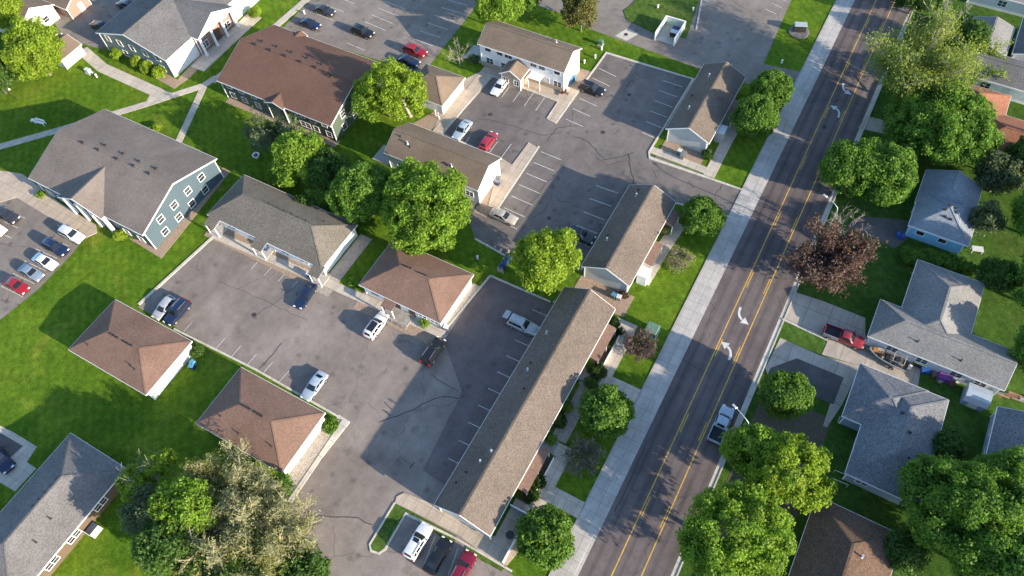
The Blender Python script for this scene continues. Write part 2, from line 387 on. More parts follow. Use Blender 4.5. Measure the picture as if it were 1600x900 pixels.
# lots
sheet('left_lot', G((-90, 330), (25, 309), (132, 372), (112, 398), (60, 452), (0, 500), (-120, 620)), .020, 'old_asphalt', 'worn grey lot with the row of six parked cars', 'parking lot')
sheet('main_lot', G((338, 366), (690, 522), (766, 432), (903, 497), (735, 850), (830, 920), (470, 960), (415, 838), (448, 790), (541, 657), (400, 578), (215, 480)), .020, 'worn_asphalt',
      'large worn tan lot between the brown hip roofed buildings', 'parking lot')
sheet('upper_lot', G((768, 118), (872, 158), (905, 140), (947, 83), (1083, 124), (1015, 240), (1160, 297), (1187, 304), (1166, 346), (1056, 318), (985, 290), (908, 425), (800, 405), (742, 373), (690, 208)), .021,
      'grey_asphalt', 'dark cracked grey lot between the tan roofed duplexes', 'parking lot')
sheet('north_lot', G((530, -45), (440, 46), (660, 116), (772, -25)), .020, 'old_asphalt', 'pale grey lot with white stall lines beyond the rust roofed building', 'parking lot')
sheet('north_drive', G((824, -25), (835, 8), (880, 22), (920, 45), (1091, 107), (1212, 145), (1248, 131), (1250, 112), (1193, 100), (1258, -50)), .022, 'old_asphalt', 'worn tan drive that curves past the dumpster pen', 'road')
sheet('corner_lot', G((50, -40), (90, 45), (108, 62), (160, 78), (330, -40)), .020, 'tan_asphalt', 'pale tan pavement behind the grey roofed apartment block', 'parking lot')
# road
RX0, RX1 = -6.55, 3.35
sheet('road', R4(RX0, RX1, -200, 500), .024, 'road_asphalt', 'dark asphalt road with a yellow lined centre turn lane', 'road')
slab('gutter', R4(RX1, RX1+.6, -200, 500), 0, .032, 'kerb_concrete', 'pale concrete gutter along the east edge of the road', 'gutter')
slab('kerb', R4(RX1+.6, RX1+.78, -200, 500), 0, .12, 'kerb_concrete', 'low concrete kerb along the east side of the road', 'kerb')
slab('sidewalk', R4(-9.75, RX0-.45, -200, 500), 0, .10, 'sidewalk_concrete', 'wide pale concrete sidewalk along the road', 'sidewalk')
slab('road_gutter', R4(RX0-.45, RX0, -200, 500), 0, .034, 'sidewalk_concrete', 'narrow concrete gutter between sidewalk and road', 'gutter')

# concrete walks and pads
def walk(poly, label, mat='pale_concrete', z=.09, name='footpath', cat='footpath'): return slab(name, poly, 0, z, mat, label, cat)
walk(strip_poly(G((128, 78), (160, 106), (262, 152)), 2.3), 'pale walk running along the hedge of the grey roofed block', z=.05)
walk(G((237, 143), (277, 147), (262, 156), (224, 168)), 'concrete triangle where the lawn walks meet', z=.054)
walk(strip_poly(G((-60, 246), (90, 204), (225, 164), (280, 146), (318, 134), (338, 121)), 1.5), 'long pale walk crossing the north lawn', z=.058)
walk(strip_poly(G((318, 136), (300, 176), (278, 224), (262, 262)), 1.3), 'narrow walk running down between the blue and green blocks', z=.062)
walk(strip_poly(G((332, 128), (372, 97), (432, 40), (492, -12)), 1.5), 'walk along the east front of the grey roofed block', z=.066)
walk(R4(-114.2, -110.8, 66.5, 84), 'concrete apron under the white columned portico', z=.07)
walk(G((-30, 262), (35, 272), (95, 318), (150, 352), (152, 364), (132, 373), (26, 309), (-30, 325)), 'tan concrete apron in front of the blue block', 'tan_concrete')
walk(strip_poly(G((338, 368), (520, 446), (692, 522)), 1.5), 'long concrete walk at the top edge of the big lot', 'pale_concrete', .12)
walk(R4(-84.2, -60.2, 36.4, 39.9), 'bare packed ground and paving in front of the olive roofed building', 'mulch', .055, 'bed', 'bed')
walk(R4(-54, -38.9, 36.4, 40.0), 'brown gravel bed in front of the brown hip roofed building', 'mulch', .055, 'bed', 'bed')
walk(R4(-60.9, -58.6, 36.2, 48.4), 'grey gravel strip beside the olive roofed building', 'gravel', .06, 'bed', 'bed')
walk(R4(-39.8, -38.5, 36, 48.6), 'gravel strip beside the white end wall near the dark lot', 'gravel', .06, 'bed', 'bed')
walk(G((510, 655), (541, 657), (448, 790), (434, 772)), 'gravel strip beside the white end wall at the kerb', 'gravel', .065, 'bed', 'bed')
walk(G((200, 372), (252, 404), (262, 392), (360, 268), (348, 262), (230, 378)), 'tan mulch bed along the foot of the blue block', 'mulch', .05, 'bed', 'bed')
walk(strip_poly(G((250, 118), (275, 132), (292, 118), (330, 75)), 2.0), 'tan mulch bed at the white corner of the grey roofed block', 'mulch', .045, 'bed', 'bed')
walk(R4(-101.5, -76.0, 61.9, 63.5), 'tan gravel bed along the front of the green block', 'mulch', .045, 'bed', 'bed')
walk(G((757, 104), (905, 141), (869, 194), (855, 187), (872, 159), (770, 121), (691, 210), (676, 205)), 'tan concrete walk in front of the white two storey townhouses', 'tan_concrete', .12)
walk(G((722, 126), (762, 107), (726, 162), (690, 207), (676, 205), (692, 170)), 'tan driveway of the small brown garage', 'tan_concrete', .07, 'driveway', 'driveway')
walk(G((783, 247), (800, 258), (826, 223), (840, 231), (777, 327), (763, 322)), 'tan concrete walk and peninsula beside the white end wall', 'tan_concrete', .12)
walk(R4(-46.8, -44.3, 60.5, 69.9), 'brown mulch strip under the white end wall', 'mulch', .06, 'bed', 'bed')
walk(R4(-46.4, -43.4, 90.0, 98.5), 'mulch strip under the white gable of the townhouses', 'mulch', .06, 'bed', 'bed')
walk(strip_poly(G((1016, 234), (1060, 250), (1103, 267)), 1.5), 'walk along the south end of the third duplex', 'pale_concrete', .1)
walk(strip_poly(G((1170, 165), (1138, 216), (1107, 276)), 1.9), 'walk along the road side of the third duplex', 'pale_concrete', .104)
walk(R4(-25, -17.6, 85.6, 88.8), 'mulch bed under the grey gable of the third duplex', 'mulch', .05, 'bed', 'bed')
walk(strip_poly(G((1062, 350), (1038, 385), (1004, 442)), 2.1), 'walk along the road side of the second duplex', 'pale_concrete', .1)
walk(R4(-25.6, -16.8, 53.6, 57.6), 'mulch bed between the second duplex and the long building', 'mulch', .05, 'bed', 'bed')
walk(G((862, 472), (880, 460), (905, 470), (895, 488)), 'gravel corner at the top of the dark lot', 'gravel', .05, 'bed', 'bed')
walk(R4(-18.4, -14.3, 50.6, 53.2), 'walk at the north front of the long building', 'pale_concrete', .1)
walk(R4(-16.2, -14.2, 41.9, 50.6), 'walk along the planting beds of the long building', 'pale_concrete', .1)
walk(R4(-14.2, -9.7, 41.9, 44.1), 'short walk from the long building to the sidewalk', 'pale_concrete', .1)
walk(R4(-17.9, -16.2, 41.0, 44.0), 'stoop walk beside the dark front steps', 'pale_concrete', .1)
walk(R4(-17.9, -14.2, 30.0, 31.9), 'walk at the middle entrance of the long building', 'pale_concrete', .1)
walk(R4(-15.9, -14.1, 20.0, 30.0), 'walk along the two low green shrubs', 'pale_concrete', .1)
walk(R4(-14.1, -9.7, 24.0, 26.3), 'short second walk from the long building to the sidewalk', 'pale_concrete', .1)
walk(R4(-17.9, -15.9, 20.0, 22.6), 'walk at the patio gate of the long building', 'pale_concrete', .1)
walk(R4(-17.7, -15.5, 32.2, 41.0), 'gravel planting bed with low shrubs', 'gravel', .06, 'bed', 'bed')
walk(R4(-17.7, -16.1, 44.2, 50.4), 'dark planting bed with three round shrubs', 'soil', .06, 'bed', 'bed')
walk(R4(-17.7, -15.95, 22.8, 29.8), 'dark planting bed with two low shrubs', 'soil', .06, 'bed', 'bed')
walk(R4(-17.9, -15.2, 14.2, 20.0), 'brown patio paving beside the long building', 'tan_concrete', .08, 'patio', 'patio')
walk(G((632, 770), (680, 789), (772, 838), (815, 832), (820, 850), (792, 884), (770, 877), (716, 836), (640, 797), (617, 786), (620, 776)), 'concrete apron at the south end of the long building', 'tan_concrete', .12)
# islands on the south lot
walk(G((617, 787), (640, 798), (636, 803), (601, 858), (592, 864), (580, 861), (578, 851)), 'narrow grass island beside the white suv', 'verge_grass', .11, 'grass_island', 'grass island')
walk(G((640, 798), (714, 838), (708, 851), (633, 803)), 'grass strip between walk and parked cars', 'verge_grass', .11, 'grass_island', 'grass island')
walk(G((730, 851), (790, 885), (784, 893), (725, 861)), 'short grass strip above the red parked car', 'verge_grass', .11, 'grass_island', 'grass island')
walk(G((1018, 228), (1028, 234), (1024, 246), (1012, 240)), 'small grass wedge at the driveway corner', 'verge_grass', .09, 'grass_island', 'grass island')
walk(G((1012, -20), (985, 9), (974, 17), (980, 32), (1024, 53), (1072, 60), (1100, -20)), 'grass island in front of the dumpster pen', 'verge_grass', .11, 'grass_island', 'grass island')
sheet('manhole_pad', G((981, 44), (998, 53), (979, 64), (961, 56)), .03, 'kerb_concrete', 'pale square of concrete round a manhole', 'paving')
sheet('garden_bed', G((690, 168), (700, 178), (672, 205), (640, 196)), .03, 'mulch', 'bare brown garden bed below the small garage', 'bed')
# drives across the road
walk(G((1237, 455), (1284, 470), (1352, 497), (1352, 525), (1440, 568), (1434, 604), (1345, 572), (1284, 554), (1293, 533), (1222, 499)), 'long concrete driveway with the red pickup', 'drive_concrete', .05, 'driveway', 'driveway')
walk(G((1219, 528), (1282, 556), (1345, 572), (1316, 632), (1292, 668), (1286, 665), (1300, 622), (1200, 590), (1196, 575)), 'driveway of the slate roofed house', 'drive_concrete', .046, 'driveway', 'driveway')
sheet('driveway_asphalt', G((1245, 560), (1318, 590), (1302, 632), (1196, 592), (1204, 575)), .056, 'drive_asphalt', 'dark asphalt part of the driveway behind the round tree', 'driveway')
walk(G((1345, 338), (1425, 345), (1417, 374), (1398, 388), (1322, 352)), 'driveway to the blue house', 'drive_asphalt', .05, 'driveway', 'driveway')
walk(G((1355, 182), (1398, 192), (1393, 212), (1340, 200)), 'short concrete driveway under the vivid green tree', 'drive_concrete', .05, 'driveway', 'driveway')
walk(G((-10, 660), (20, 675), (58, 698), (42, 722), (57, 732), (24, 768), (-40, 730)), 'concrete drive beside the grey hip roofed house', 'pale_concrete', .05, 'driveway', 'driveway')
sheet('driveway_asphalt', G((-10, 670), (36, 697), (10, 722), (-30, 705)), .056, 'drive_asphalt', 'asphalt rectangle at the left edge of the picture', 'driveway')

# kerbs
def kerb(pts, label, w=.3, h=.14):
    return tag(MB().prism(strip_poly(G(*pts), w), 0, h).build('kerb', 'kerb_concrete'), label, 'kerb', kind='structure')
kerb([(217, 476), (338, 366)], 'pale kerb at the west edge of the big lot', .45)
kerb([(691, 523), (766, 431)], 'kerb down the west side of the dark lot')
kerb([(766, 431), (860, 472)], 'kerb at the north end of the dark lot')
kerb([(272, 514), (400, 578), (528, 651)], 'kerb along the south edge of the big lot')
kerb([(528, 651), (541, 658), (500, 715), (446, 794), (428, 820)], 'broad kerb in front of the white end wall', .6)
kerb([(617, 786), (578, 851), (580, 861), (592, 865), (602, 858), (634, 803), (715, 843), (800, 893)], 'kerb round the grass island and the south stalls', .25)
kerb([(868, 193), (905, 141), (947, 83), (1083, 124), (1014, 238), (1015, 247), (1160, 297)], 'long kerb round the third duplex lot')
kerb([(742, 373), (800, 406)], 'kerb at the south edge of the upper lot')
kerb([(985, 290), (908, 422)], 'kerb along the west wall of the second duplex')
kerb([(1056, 318), (1082, 324), (1166, 346)], 'kerb along the driveway north of the second duplex')
kerb([(777, 327), (842, 229)], 'kerb beside the peninsula walk')
kerb([(691, 210), (768, 119), (872, 159), (855, 186)], 'kerb in front of the townhouses')
kerb([(691, 210), (783, 248)], 'kerb behind the second duplex')
kerb([(1222, 499), (1293, 532)], 'kerb of the driveway verge')
kerb([(1088, 46), (1100, -20)], 'kerb of the north island')

# painted markings: one object per lot
def marks(rows, label, wd=.105, z=.031, mat='white_paint'):
    m = MB()
    for a0, a1, b0, b1, n in rows:
        a0, a1, b0, b1 = (Vector(at(*q)[:2]) for q in (a0, a1, b0, b1))
        n = n or round((b0-a0).length/2.8)+1
        for k in range(n):
            t = k/(n-1) if n > 1 else 0; p, q = a0.lerp(b0, t), a1.lerp(b1, t)
            m.add([(x, y, z) for x, y in strip_poly([p, q], wd)], [(3, 2, 1, 0)])
    return tag(m.build('road_markings', mat), label, 'road markings', kind='structure')
marks([((936, 107), (963, 120), (884, 186), (911, 198), 0), ((1036, 126), (1066, 136), (1003, 207), (1026, 217), 0), ((845, 237), (877, 250), (775, 343), (808, 358), 0),
       ((931, 290), (966, 302), (891, 374), (922, 387), 0), ((852, 151), (837, 173), (797, 134), (784, 152), 0), ((778, 221), (765, 238), (712, 211), (704, 224), 0), ((799, 225), (783, 247), (799, 225), (783, 247), 1)],
      'white stall lines of the upper lot')
marks([((601, 2), (634, 15), (570, 34), (603, 48), 0), ((700, 0), (732, 9), (646, 61), (677, 72), 0), ((525, -6), (553, 6), (495, 22), (521, 32), 0), ((542, 67), (570, 79), (542, 67), (570, 79), 1)], 'white stall lines of the north lot')
marks([((90, 352), (124, 366), (2, 447), (36, 464), 0), ((18, 331), (39, 341), (-6, 362), (18, 372), 0)], 'white stall lines of the left lot')
marks([((680, 838), (662, 884), (680, 838), (662, 884), 1), ((716, 856), (700, 900), (716, 856), (700, 900), 1)], 'white stall lines of the south stalls')
marks([((352, 528), (337, 546), (452, 579), (436, 597), 0), ((300, 504), (287, 518), (300, 504), (287, 518), 1), ((832, 484), (862, 497), (700, 716), (716, 724), 0), ((420, 390), (392, 421), (506, 428), (478, 460), 0)], 'faded white stall lines of the big lot', .09)
marks([((1196, 14), (1212, 22), (1214, -5), (1230, 3), 3)], 'white stall lines at the top of the north drive')
m = MB()
for x in (-2.95, .05+.2): m.box(x-.07, x+.07, -200, 500, .026, .030)
for x in (-2.65, -.03):
    for k in range(-8, 40): m.box(x-.06, x+.06, 29.4+k*12.95-1.5, 29.4+k*12.95+1.5, .026, .030)
tag(m.build('road_markings', 'yellow_paint'), 'yellow lines of the centre turn lane', 'road markings', kind='structure')
def arrow(x, y, s):     # curved left turn arrow, s = +1 for traffic going up the road, -1 for the other way
    def T(u, v): return (x+s*u, y+s*v, .031)
    m = MB(); n = 10; L, R = [], []
    for i in range(n+1):
        t = i/n; p0, p1, p2 = (.70, -1.35), (.78, .25), (-.32, .62)
        px_ = (1-t)**2*p0[0]+2*t*(1-t)*p1[0]+t*t*p2[0]; py_ = (1-t)**2*p0[1]+2*t*(1-t)*p1[1]+t*t*p2[1]
        dx = 2*(1-t)*(p1[0]-p0[0])+2*t*(p2[0]-p1[0]); dy = 2*(1-t)*(p1[1]-p0[1])+2*t*(p2[1]-p1[1]); l = math.hypot(dx, dy); wd = .17
        L.append(T(px_-dy/l*wd, py_+dx/l*wd)); R.append(T(px_+dy/l*wd, py_-dx/l*wd))
    for i in range(n): m.add([L[i], R[i], R[i+1], L[i+1]], [(0, 1, 2, 3)])
    d = Vector((-1.1, .37)).normalized(); q = Vector((-.32, .62)); nn = Vector((-d.y, d.x))
    a, b, c = q+nn*.62-d*.05, q-nn*.62-d*.05, q+d*1.05
    m.add([T(*a), T(*b), T(*c)], [(0, 1, 2)]); return m
for x, y, s, lb in ((-1.35, 114, -1, 'white turn arrow curving down near the far crossing'), (-1.25, 108, 1, 'white turn arrow curving up beside the vivid green tree'),
                    (-1.5, 61.7, -1, 'white turn arrow curving down opposite the red pickup driveway'), (-1.4, 55.4, 1, 'white turn arrow curving up at the shade edge')):
    tag(arrow(x, y, s).build('road_arrow', 'white_paint'), lb, 'road arrow', kind='structure')

sheet('painted_shade_patch', G((690, 523), (766, 432), (872, 480), (700, 760), (660, 735), (722, 613)), .0225, 'shade_tint_asphalt', 'lot asphalt coloured darker as painted shade beside the long building', 'painted shade')  # darker sheet painting extra depth into the long building's shadow
m = MB()
for pts, wd in (([(592, 660), (622, 650), (648, 640), (668, 628), (690, 620), (716, 623)], .13), ([(674, 584), (692, 598), (716, 611)], .1), ([(600, 628), (612, 640)], .1), ([(598, 640), (610, 650)], .1),
                ([(448, 798), (500, 806), (560, 809), (582, 820)], .12), ([(470, 790), (500, 810)], .1), ([(640, 732), (648, 722)], .14), ([(898, 214), (920, 222), (945, 250), (960, 247), (990, 238)], .14), ([(981, 240), (985, 262), (990, 287)], .16),
                ([(930, 246), (948, 258), (975, 252)], .1), ([(960, 210), (968, 202)], .1), ([(1020, 265), (1026, 278)], .1), ([(1075, 282), (1084, 294)], .1), ([(745, 184), (800, 196), (850, 212), (880, 205)], .1), ([(855, 220), (870, 200), (905, 196)], .1),
                ([(405, 576), (428, 552), (440, 536)], .13), ([(470, 440), (420, 480), (395, 495)], .07), ([(820, 330), (850, 290), (880, 262)], .08), ([(340, 440), (380, 455), (430, 478), (480, 500)], .06), ([(1100, 520), (1060, 600), (1015, 690)], .07),
                ([(1290, 255), (1240, 350), (1190, 445)], .06), ([(1150, 395), (1210, 405)], .08), ([(1062, 560), (1110, 585)], .08), ([(1010, 690), (980, 760), (960, 800)], .12), ([(1310, 150), (1345, 165)], .1)):
    P = [Vector(at(*q)[:2]) for q in pts]; Q = []
    for a, b in zip(P, P[1:]):
        k = max(1, int((b-a).length/.9)); nrm = Vector((-(b-a).y, (b-a).x)).normalized()
        for i in range(k): Q.append(a.lerp(b, i/k)+nrm*(random.uniform(-.16, .16) if i else 0))
    Q.append(P[-1]); m.add([(x, y, .0285) for x, y in strip_poly(Q, wd)], [tuple(range(2*len(Q)))[::-1]])
tag(m.build('asphalt_cracks', 'crack_seal'), 'dark sealed cracks in the lots and the road', 'cracks', kind='structure')
# ================================================================== buildings
WINC = {}
def win_mesh(w, h, n=1):
    k = (round(w, 2), round(h, 2), n)
    if k not in WINC:
        f = MB(); t = .09; d = .06                      # faces -Y, centred, wall plane at y = 0
        f.box(-w/2-t, w/2+t, -d, .04, h/2, h/2+t); f.box(-w/2-t, w/2+t, -d-.02, .04, -h/2-t, -h/2)
        f.box(-w/2-t, -w/2, -d, .04, -h/2, h/2); f.box(w/2, w/2+t, -d, .04, -h/2, h/2)
        for i in range(1, n): x = -w/2+w*i/n; f.box(x-.04, x+.04, -d+.01, .03, -h/2, h/2)
        f.box(-w/2, w/2, -d+.02, .02, -.025, .025) if h > .8 else None
        p = MB().box(-w/2, w/2, -.025, .02, -h/2, h/2)
        WINC[k] = (f.mesh("window_frame_mesh", 'white_trim'), p.mesh("window_pane_mesh", 'window_glass'))
    return WINC[k]
SIDE = {'S': 0, 'E': PI/2, 'N': PI, 'W': -PI/2}
def wall_pos(b, side, u):
    oh = b['oh']; g = b.get('gh', .3)
    ax = b['axis']
    ix = (oh if (ax == 'y' or b['e0']) else g); ix1 = (oh if (ax == 'y' or b['e1']) else g)
    iy = (oh if (ax == 'x' or b['e0']) else g); iy1 = (oh if (ax == 'x' or b['e1']) else g)
    return {'S': (u, b['y0']+iy), 'N': (u, b['y1']-iy1), 'W': (b['x0']+ix, u), 'E': (b['x1']-ix1, u)}[side]

def roof_block(root, o, b, mats):
    """walls, roof and fascia of one rectangular block; axis = ridge direction, e0/e1 = hip inset at its low/high end (0 = gable)"""
    x0, x1, y0, y1, ze, zr, ax, e0, e1, oh, g = (b['x0'], b['x1'], b['y0'], b['y1'], b['ze'], b['zr'], b['axis'], b['e0'], b['e1'], b['oh'], b.get('gh', .3))
    wm, rm, tm = mats
    sw = (lambda x, y: (x, y)) if ax == 'x' else (lambda x, y: (y, x))
    a0, a1, c0, c1 = (x0, x1, y0, y1) if ax == 'x' else (y0, y1, x0, x1)
    mid = b.get('mid', (c0+c1)/2)
    L = lambda a, c, z: (sw(a, c)[0]-o[0], sw(a, c)[1]-o[1], z)
    A, B, C, D = L(a0, c0, ze), L(a1, c0, ze), L(a1, c1, ze), L(a0, c1, ze); R0, R1 = L(a0+e0, mid, zr), L(a1-e1, mid, zr)
    fl = (lambda f: f) if ax == 'x' else (lambda f: f[::-1])
    top = [fl((0, 1, 5, 4)), fl((2, 3, 4, 5))]
    if e0: top.append(fl((3, 0, 4)))
    if e1: top.append(fl((1, 2, 5)))
    vs = [A, B, C, D, R0, R1]; th = .13
    m = MB(); m.add(vs, top); m.add([(p[0], p[1], p[2]-th) for p in vs], [f[::-1] for f in top])
    per = [0, 1]+([] if e1 else [5])+[2, 3]+([] if e0 else [4])
    for i in range(len(per)):
        p, q = per[i], per[(i+1) % len(per)]; P, Q = vs[p], vs[q]
        m.add([P, Q, (Q[0], Q[1], Q[2]-th), (P[0], P[1], P[2]-th)], [(0, 3, 2, 1) if ax == 'x' else (0, 1, 2, 3)])
    ro = m.build('roof', rm, root)
    # ridge and hip caps: slightly raised courses
    rc = MB(); rc.beam((R0[0], R0[1], R0[2]+.0), (R1[0], R1[1], R1[2]+.0), .3, .07) if (Vector(R0)-Vector(R1)).length > .3 else None
    for hp, cs in ((e0, ((A, R0), (D, R0))), (e1, ((B, R1), (C, R1)))):
        if hp:
            for P, Q in cs: rc.beam(Vector(P).lerp(Vector(Q), .02), Q, .24, .05)
    if rc.v: rc.build('ridge_cap', rm, ro)
    # fascia / rake boards
    f = MB(); cxm = sum(v[0] for v in vs[:4])/4; cym = sum(v[1] for v in vs[:4])/4
    for i in range(len(per)):
        P, Q = Vector(vs[per[i]]), Vector(vs[per[(i+1) % len(per)]]); d = (Q-P); hd = Vector((d.x, d.y, 0)).normalized(); n = Vector((hd.y, -hd.x, 0))
        if n.dot(Vector(((P.x+Q.x)/2-cxm, (P.y+Q.y)/2-cym, 0))) < 0: n = -n
        v8 = []
        for off in (.003, .05):
            for z0 in (-.24, -.015): v8 += [P+n*off+Vector((0, 0, z0)), Q+n*off+Vector((0, 0, z0))]
        f.add(v8, [(0, 1, 3, 2), (4, 6, 7, 5), (2, 3, 7, 6), (0, 4, 5, 1), (0, 2, 6, 4), (1, 5, 7, 3)])
    f.build('fascia', tm, root)
    # walls
    s = (zr-ze)/max(.01, mid-c0); s2 = (zr-ze)/max(.01, c1-mid)
    i0, i1 = (oh if e0 else g), (oh if e1 else g)
    w0, w1, v0, v1 = a0+i0, a1-i1, c0+oh, c1-oh; zt, zt2 = ze+s*oh-th-.01, ze+s2*oh-th-.01; zp = zr-th-.01
    wl = MB()
    lo = [L(w0, v0, 0), L(w1, v0, 0), L(w1, v1, 0), L(w0, v1, 0)]; hi = [L(w0, v0, zt if not e0 else zt), L(w1, v0, zt), L(w1, v1, zt2), L(w0, v1, zt2)]
    if e0:
        k = (zr-ze)/e0; hi[0] = L(w0, v0, min(zt, ze+k*oh-th-.01)); hi[3] = L(w0, v1, min(zt2, ze+k*oh-th-.01))
    if e1:
        k = (zr-ze)/e1; hi[1] = L(w1, v0, min(zt, ze+k*oh-th-.01)); hi[2] = L(w1, v1, min(zt2, ze+k*oh-th-.01))
    q = wl.v; n0 = 0
    wl.add(lo+hi, [fl((0, 1, 5, 4)), fl((2, 3, 7, 6))])
    if e0: wl.add([lo[3], lo[0], hi[0], hi[3]], [fl((0, 1, 2, 3))])
    else: wl.add([lo[3], lo[0], hi[0], L(w0, mid, zp), hi[3]], [fl((0, 1, 2, 3, 4))])
    if e1: wl.add([lo[1], lo[2], hi[2], hi[1]], [fl((0, 1, 2, 3))])
    else: wl.add([lo[1], lo[2], hi[2], L(w1, mid, zp), hi[1]], [fl((0, 1, 2, 3, 4))])
    wo = wl.build('wall', wm, root)
    # corner boards + base course
    for P, H in zip(lo, hi):
        MB().box(P[0]-.07, P[0]+.07, P[1]-.07, P[1]+.07, 0, min(H[2], ze)-.14).build('corner_trim', tm, wo)
    return ro

def block(x0, x1, y0, y1, ze, zr, axis, e0=0, e1=0, oh=.45, **k): return dict(x0=x0, x1=x1, y0=y0, y1=y1, ze=ze, zr=zr, axis=axis, e0=e0, e1=e1, oh=oh, **k)
def roof_z(b, x, y):
    c0, c1, c, a0, a1, a = (b['y0'], b['y1'], y, b['x0'], b['x1'], x) if b['axis'] == 'x' else (b['x0'], b['x1'], x, b['y0'], b['y1'], y)
    mid = b.get('mid', (c0+c1)/2); r = b['zr']-b['ze']
    z = b['ze']+r*((c-c0)/(mid-c0) if c < mid else (c1-c)/(c1-mid))
    if b['e0']: z = min(z, b['ze']+r*(a-a0)/b['e0'])
    if b['e1']: z = min(z, b['ze']+r*(a1-a)/b['e1'])
    return z
VENTC = {}
def vent(root, o, b, x, y, kind='box'):
    z = roof_z(b, x, y)
    if kind not in VENTC:
        m = MB()
        if kind == 'box': m.cbox((0, 0, .1), (.36, .36, .32), 0, taper=.85); m.cbox((0, 0, .3), (.46, .42, .08)); mt = 'vent_black'
        elif kind == 'low': m.cbox((0, 0, .08), (.5, .32, .22), 0, taper=.8); mt = 'vent_black'
        elif kind == 'pipe': m.lathe((0, 0, 0), [(.07, -.2), (.07, .45)], 8); m.lathe((0, 0, 0), [(.18, -.05), (.09, .12)], 8); mt = 'vent_black'
        else: m.lathe((0, 0, 0), [(.1, -.2), (.1, .5), (.14, .52), (.14, .62)], 8); m.lathe((0, 0, 0), [(.22, -.05), (.12, .12)], 8); mt = 'pale_metal'
        VENTC[kind] = m.mesh('vent_mesh', mt)
    link('roof_vent' if kind in ('box', 'low') else 'vent_pipe', VENTC[kind], root, (x-o[0], y-o[1], z))

def house(name, label, cat, blocks, wall, roof, trim='white_trim', wins=(), doors=(), vents=(), group=None):
    b0 = blocks[0]; o = ((b0['x0']+b0['x1'])/2, (b0['y0']+b0['y1'])/2)
    root = thing(name, label, cat, (o[0], o[1], 0), group=group)
    for b in blocks: roof_block(root, o, b, (b.get('wall', wall), b.get('roof', roof), trim))
    for wn in wins:
        side, u, z, w, h = wn[:5]; bi = wn[5] if len(wn) > 5 else 0; n = wn[6] if len(wn) > 6 else (2 if w > 1.3 else 1)
        p = wall_pos(blocks[bi], side, u); f, pm = win_mesh(w, h, n)
        fo = link('window', f, root, (p[0]-o[0], p[1]-o[1], z), SIDE[side]); link('pane', pm, fo)
    for d in doors:
        side, u, w, h = d[:4]; mt = d[4] if len(d) > 4 else 'door_white'; bi = d[5] if len(d) > 5 else 0
        p = wall_pos(blocks[bi], side, u)
        m = MB(); m.box(-w/2, w/2, -.05, .03, .1, h); m.box(-w/2-.1, w/2+.1, -.07, .02, h, h+.1); m.box(-w/2-.1, -w/2, -.07, .02, .1, h); m.box(w/2, w/2+.1, -.07, .02, .1, h)
        for k in range(3 if w > 2 else 2): m.box(-w/2+.12, w/2-.12, -.065, 0, .3+k*.62*h/2.1, .3+k*.62*h/2.1+.45)
        do = m.build('garage_door' if w > 2 else 'door', mt, root, loc=(p[0]-o[0], p[1]-o[1], 0)); do.rotation_euler = (0, 0, SIDE[side])
        if w < 2: MB().lathe((w/2-.12, -.09, 1.05), [(.035, -.03), (.045, 0), (.035, .03)], 8).build('handle', 'pale_metal', do)
    for vt in vents: vent(root, o, blocks[vt[3] if len(vt) > 3 else 0], vt[0], vt[1], vt[2])
    return root, o
def extra(root, o, name, mb, mat, parent=None, smooth=None):
    return mb.build(name, mat, parent or root, smooth, loc=(-o[0], -o[1], 0) if parent is None else None)

# --- three tan roofed duplexes along the road
def shed_porch(root, o, x, y0, y1, z=2.55, post=True):
    m = MB(); m.add([(x-.05, y0, z+.35), (x+1.7, y0, z), (x+1.7, y1, z), (x-.05, y1, z+.35), (x-.05, y0, z+.25), (x+1.7, y0, z-.1), (x+1.7, y1, z-.1), (x-.05, y1, z+.25)],
                    [(0, 1, 2, 3), (7, 6, 5, 4), (0, 4, 5, 1), (1, 5, 6, 2), (2, 6, 7, 3)])
    extra(root, o, 'porch_roof', m, 'brown_shingle')
    for y in (y0+.1, y1-.1): extra(root, o, 'porch_post', MB().box(x+1.5, x+1.62, y-.06, y+.06, 0, z-.08), 'white_trim')
    extra(root, o, 'stoop', MB().box(x-.4, x+1.6, y0, y1, 0, .2), 'concrete_stoop')
b = block(-26.1, -17.9, 16.3, 52.7, 3.0, 5.35, 'y')
r, o = house('long_building', 'very long tan gabled building beside the road, its west slope in shade', 'apartment building', [b], 'grey_siding', 'tan_shingle',
  wins=[('E', y, 1.6, 1.7, 1.2) for y in (19.5, 24, 28, 35.5, 39, 47, 50)]+[('W', y, 1.6, 1.5, 1.1) for y in (20, 26, 32, 38, 44, 50)],
  doors=[('E', 31, .95, 2.1, 'door_dark'), ('E', 42.4, .95, 2.1, 'door_dark'), ('E', 21.4, .95, 2.1, 'door_dark'), ('W', 29, .95, 2.1), ('W', 41, .95, 2.1)],
  vents=[(-23.3, 23.5, 'white'), (-22.6, 25.2, 'white'), (-24.4, 21.6, 'pipe'), (-24.6, 44.2, 'white'), (-23.2, 35, 'pipe'), (-24.2, 37.8, 'white'), (-24.4, 39, 'pipe'), (-24.9, 19.9, 'pipe')])
extra(r, o, 'downspout', MB().box(-18.28, -18.12, 16.48, 16.6, .1, 3.0), 'white_trim')
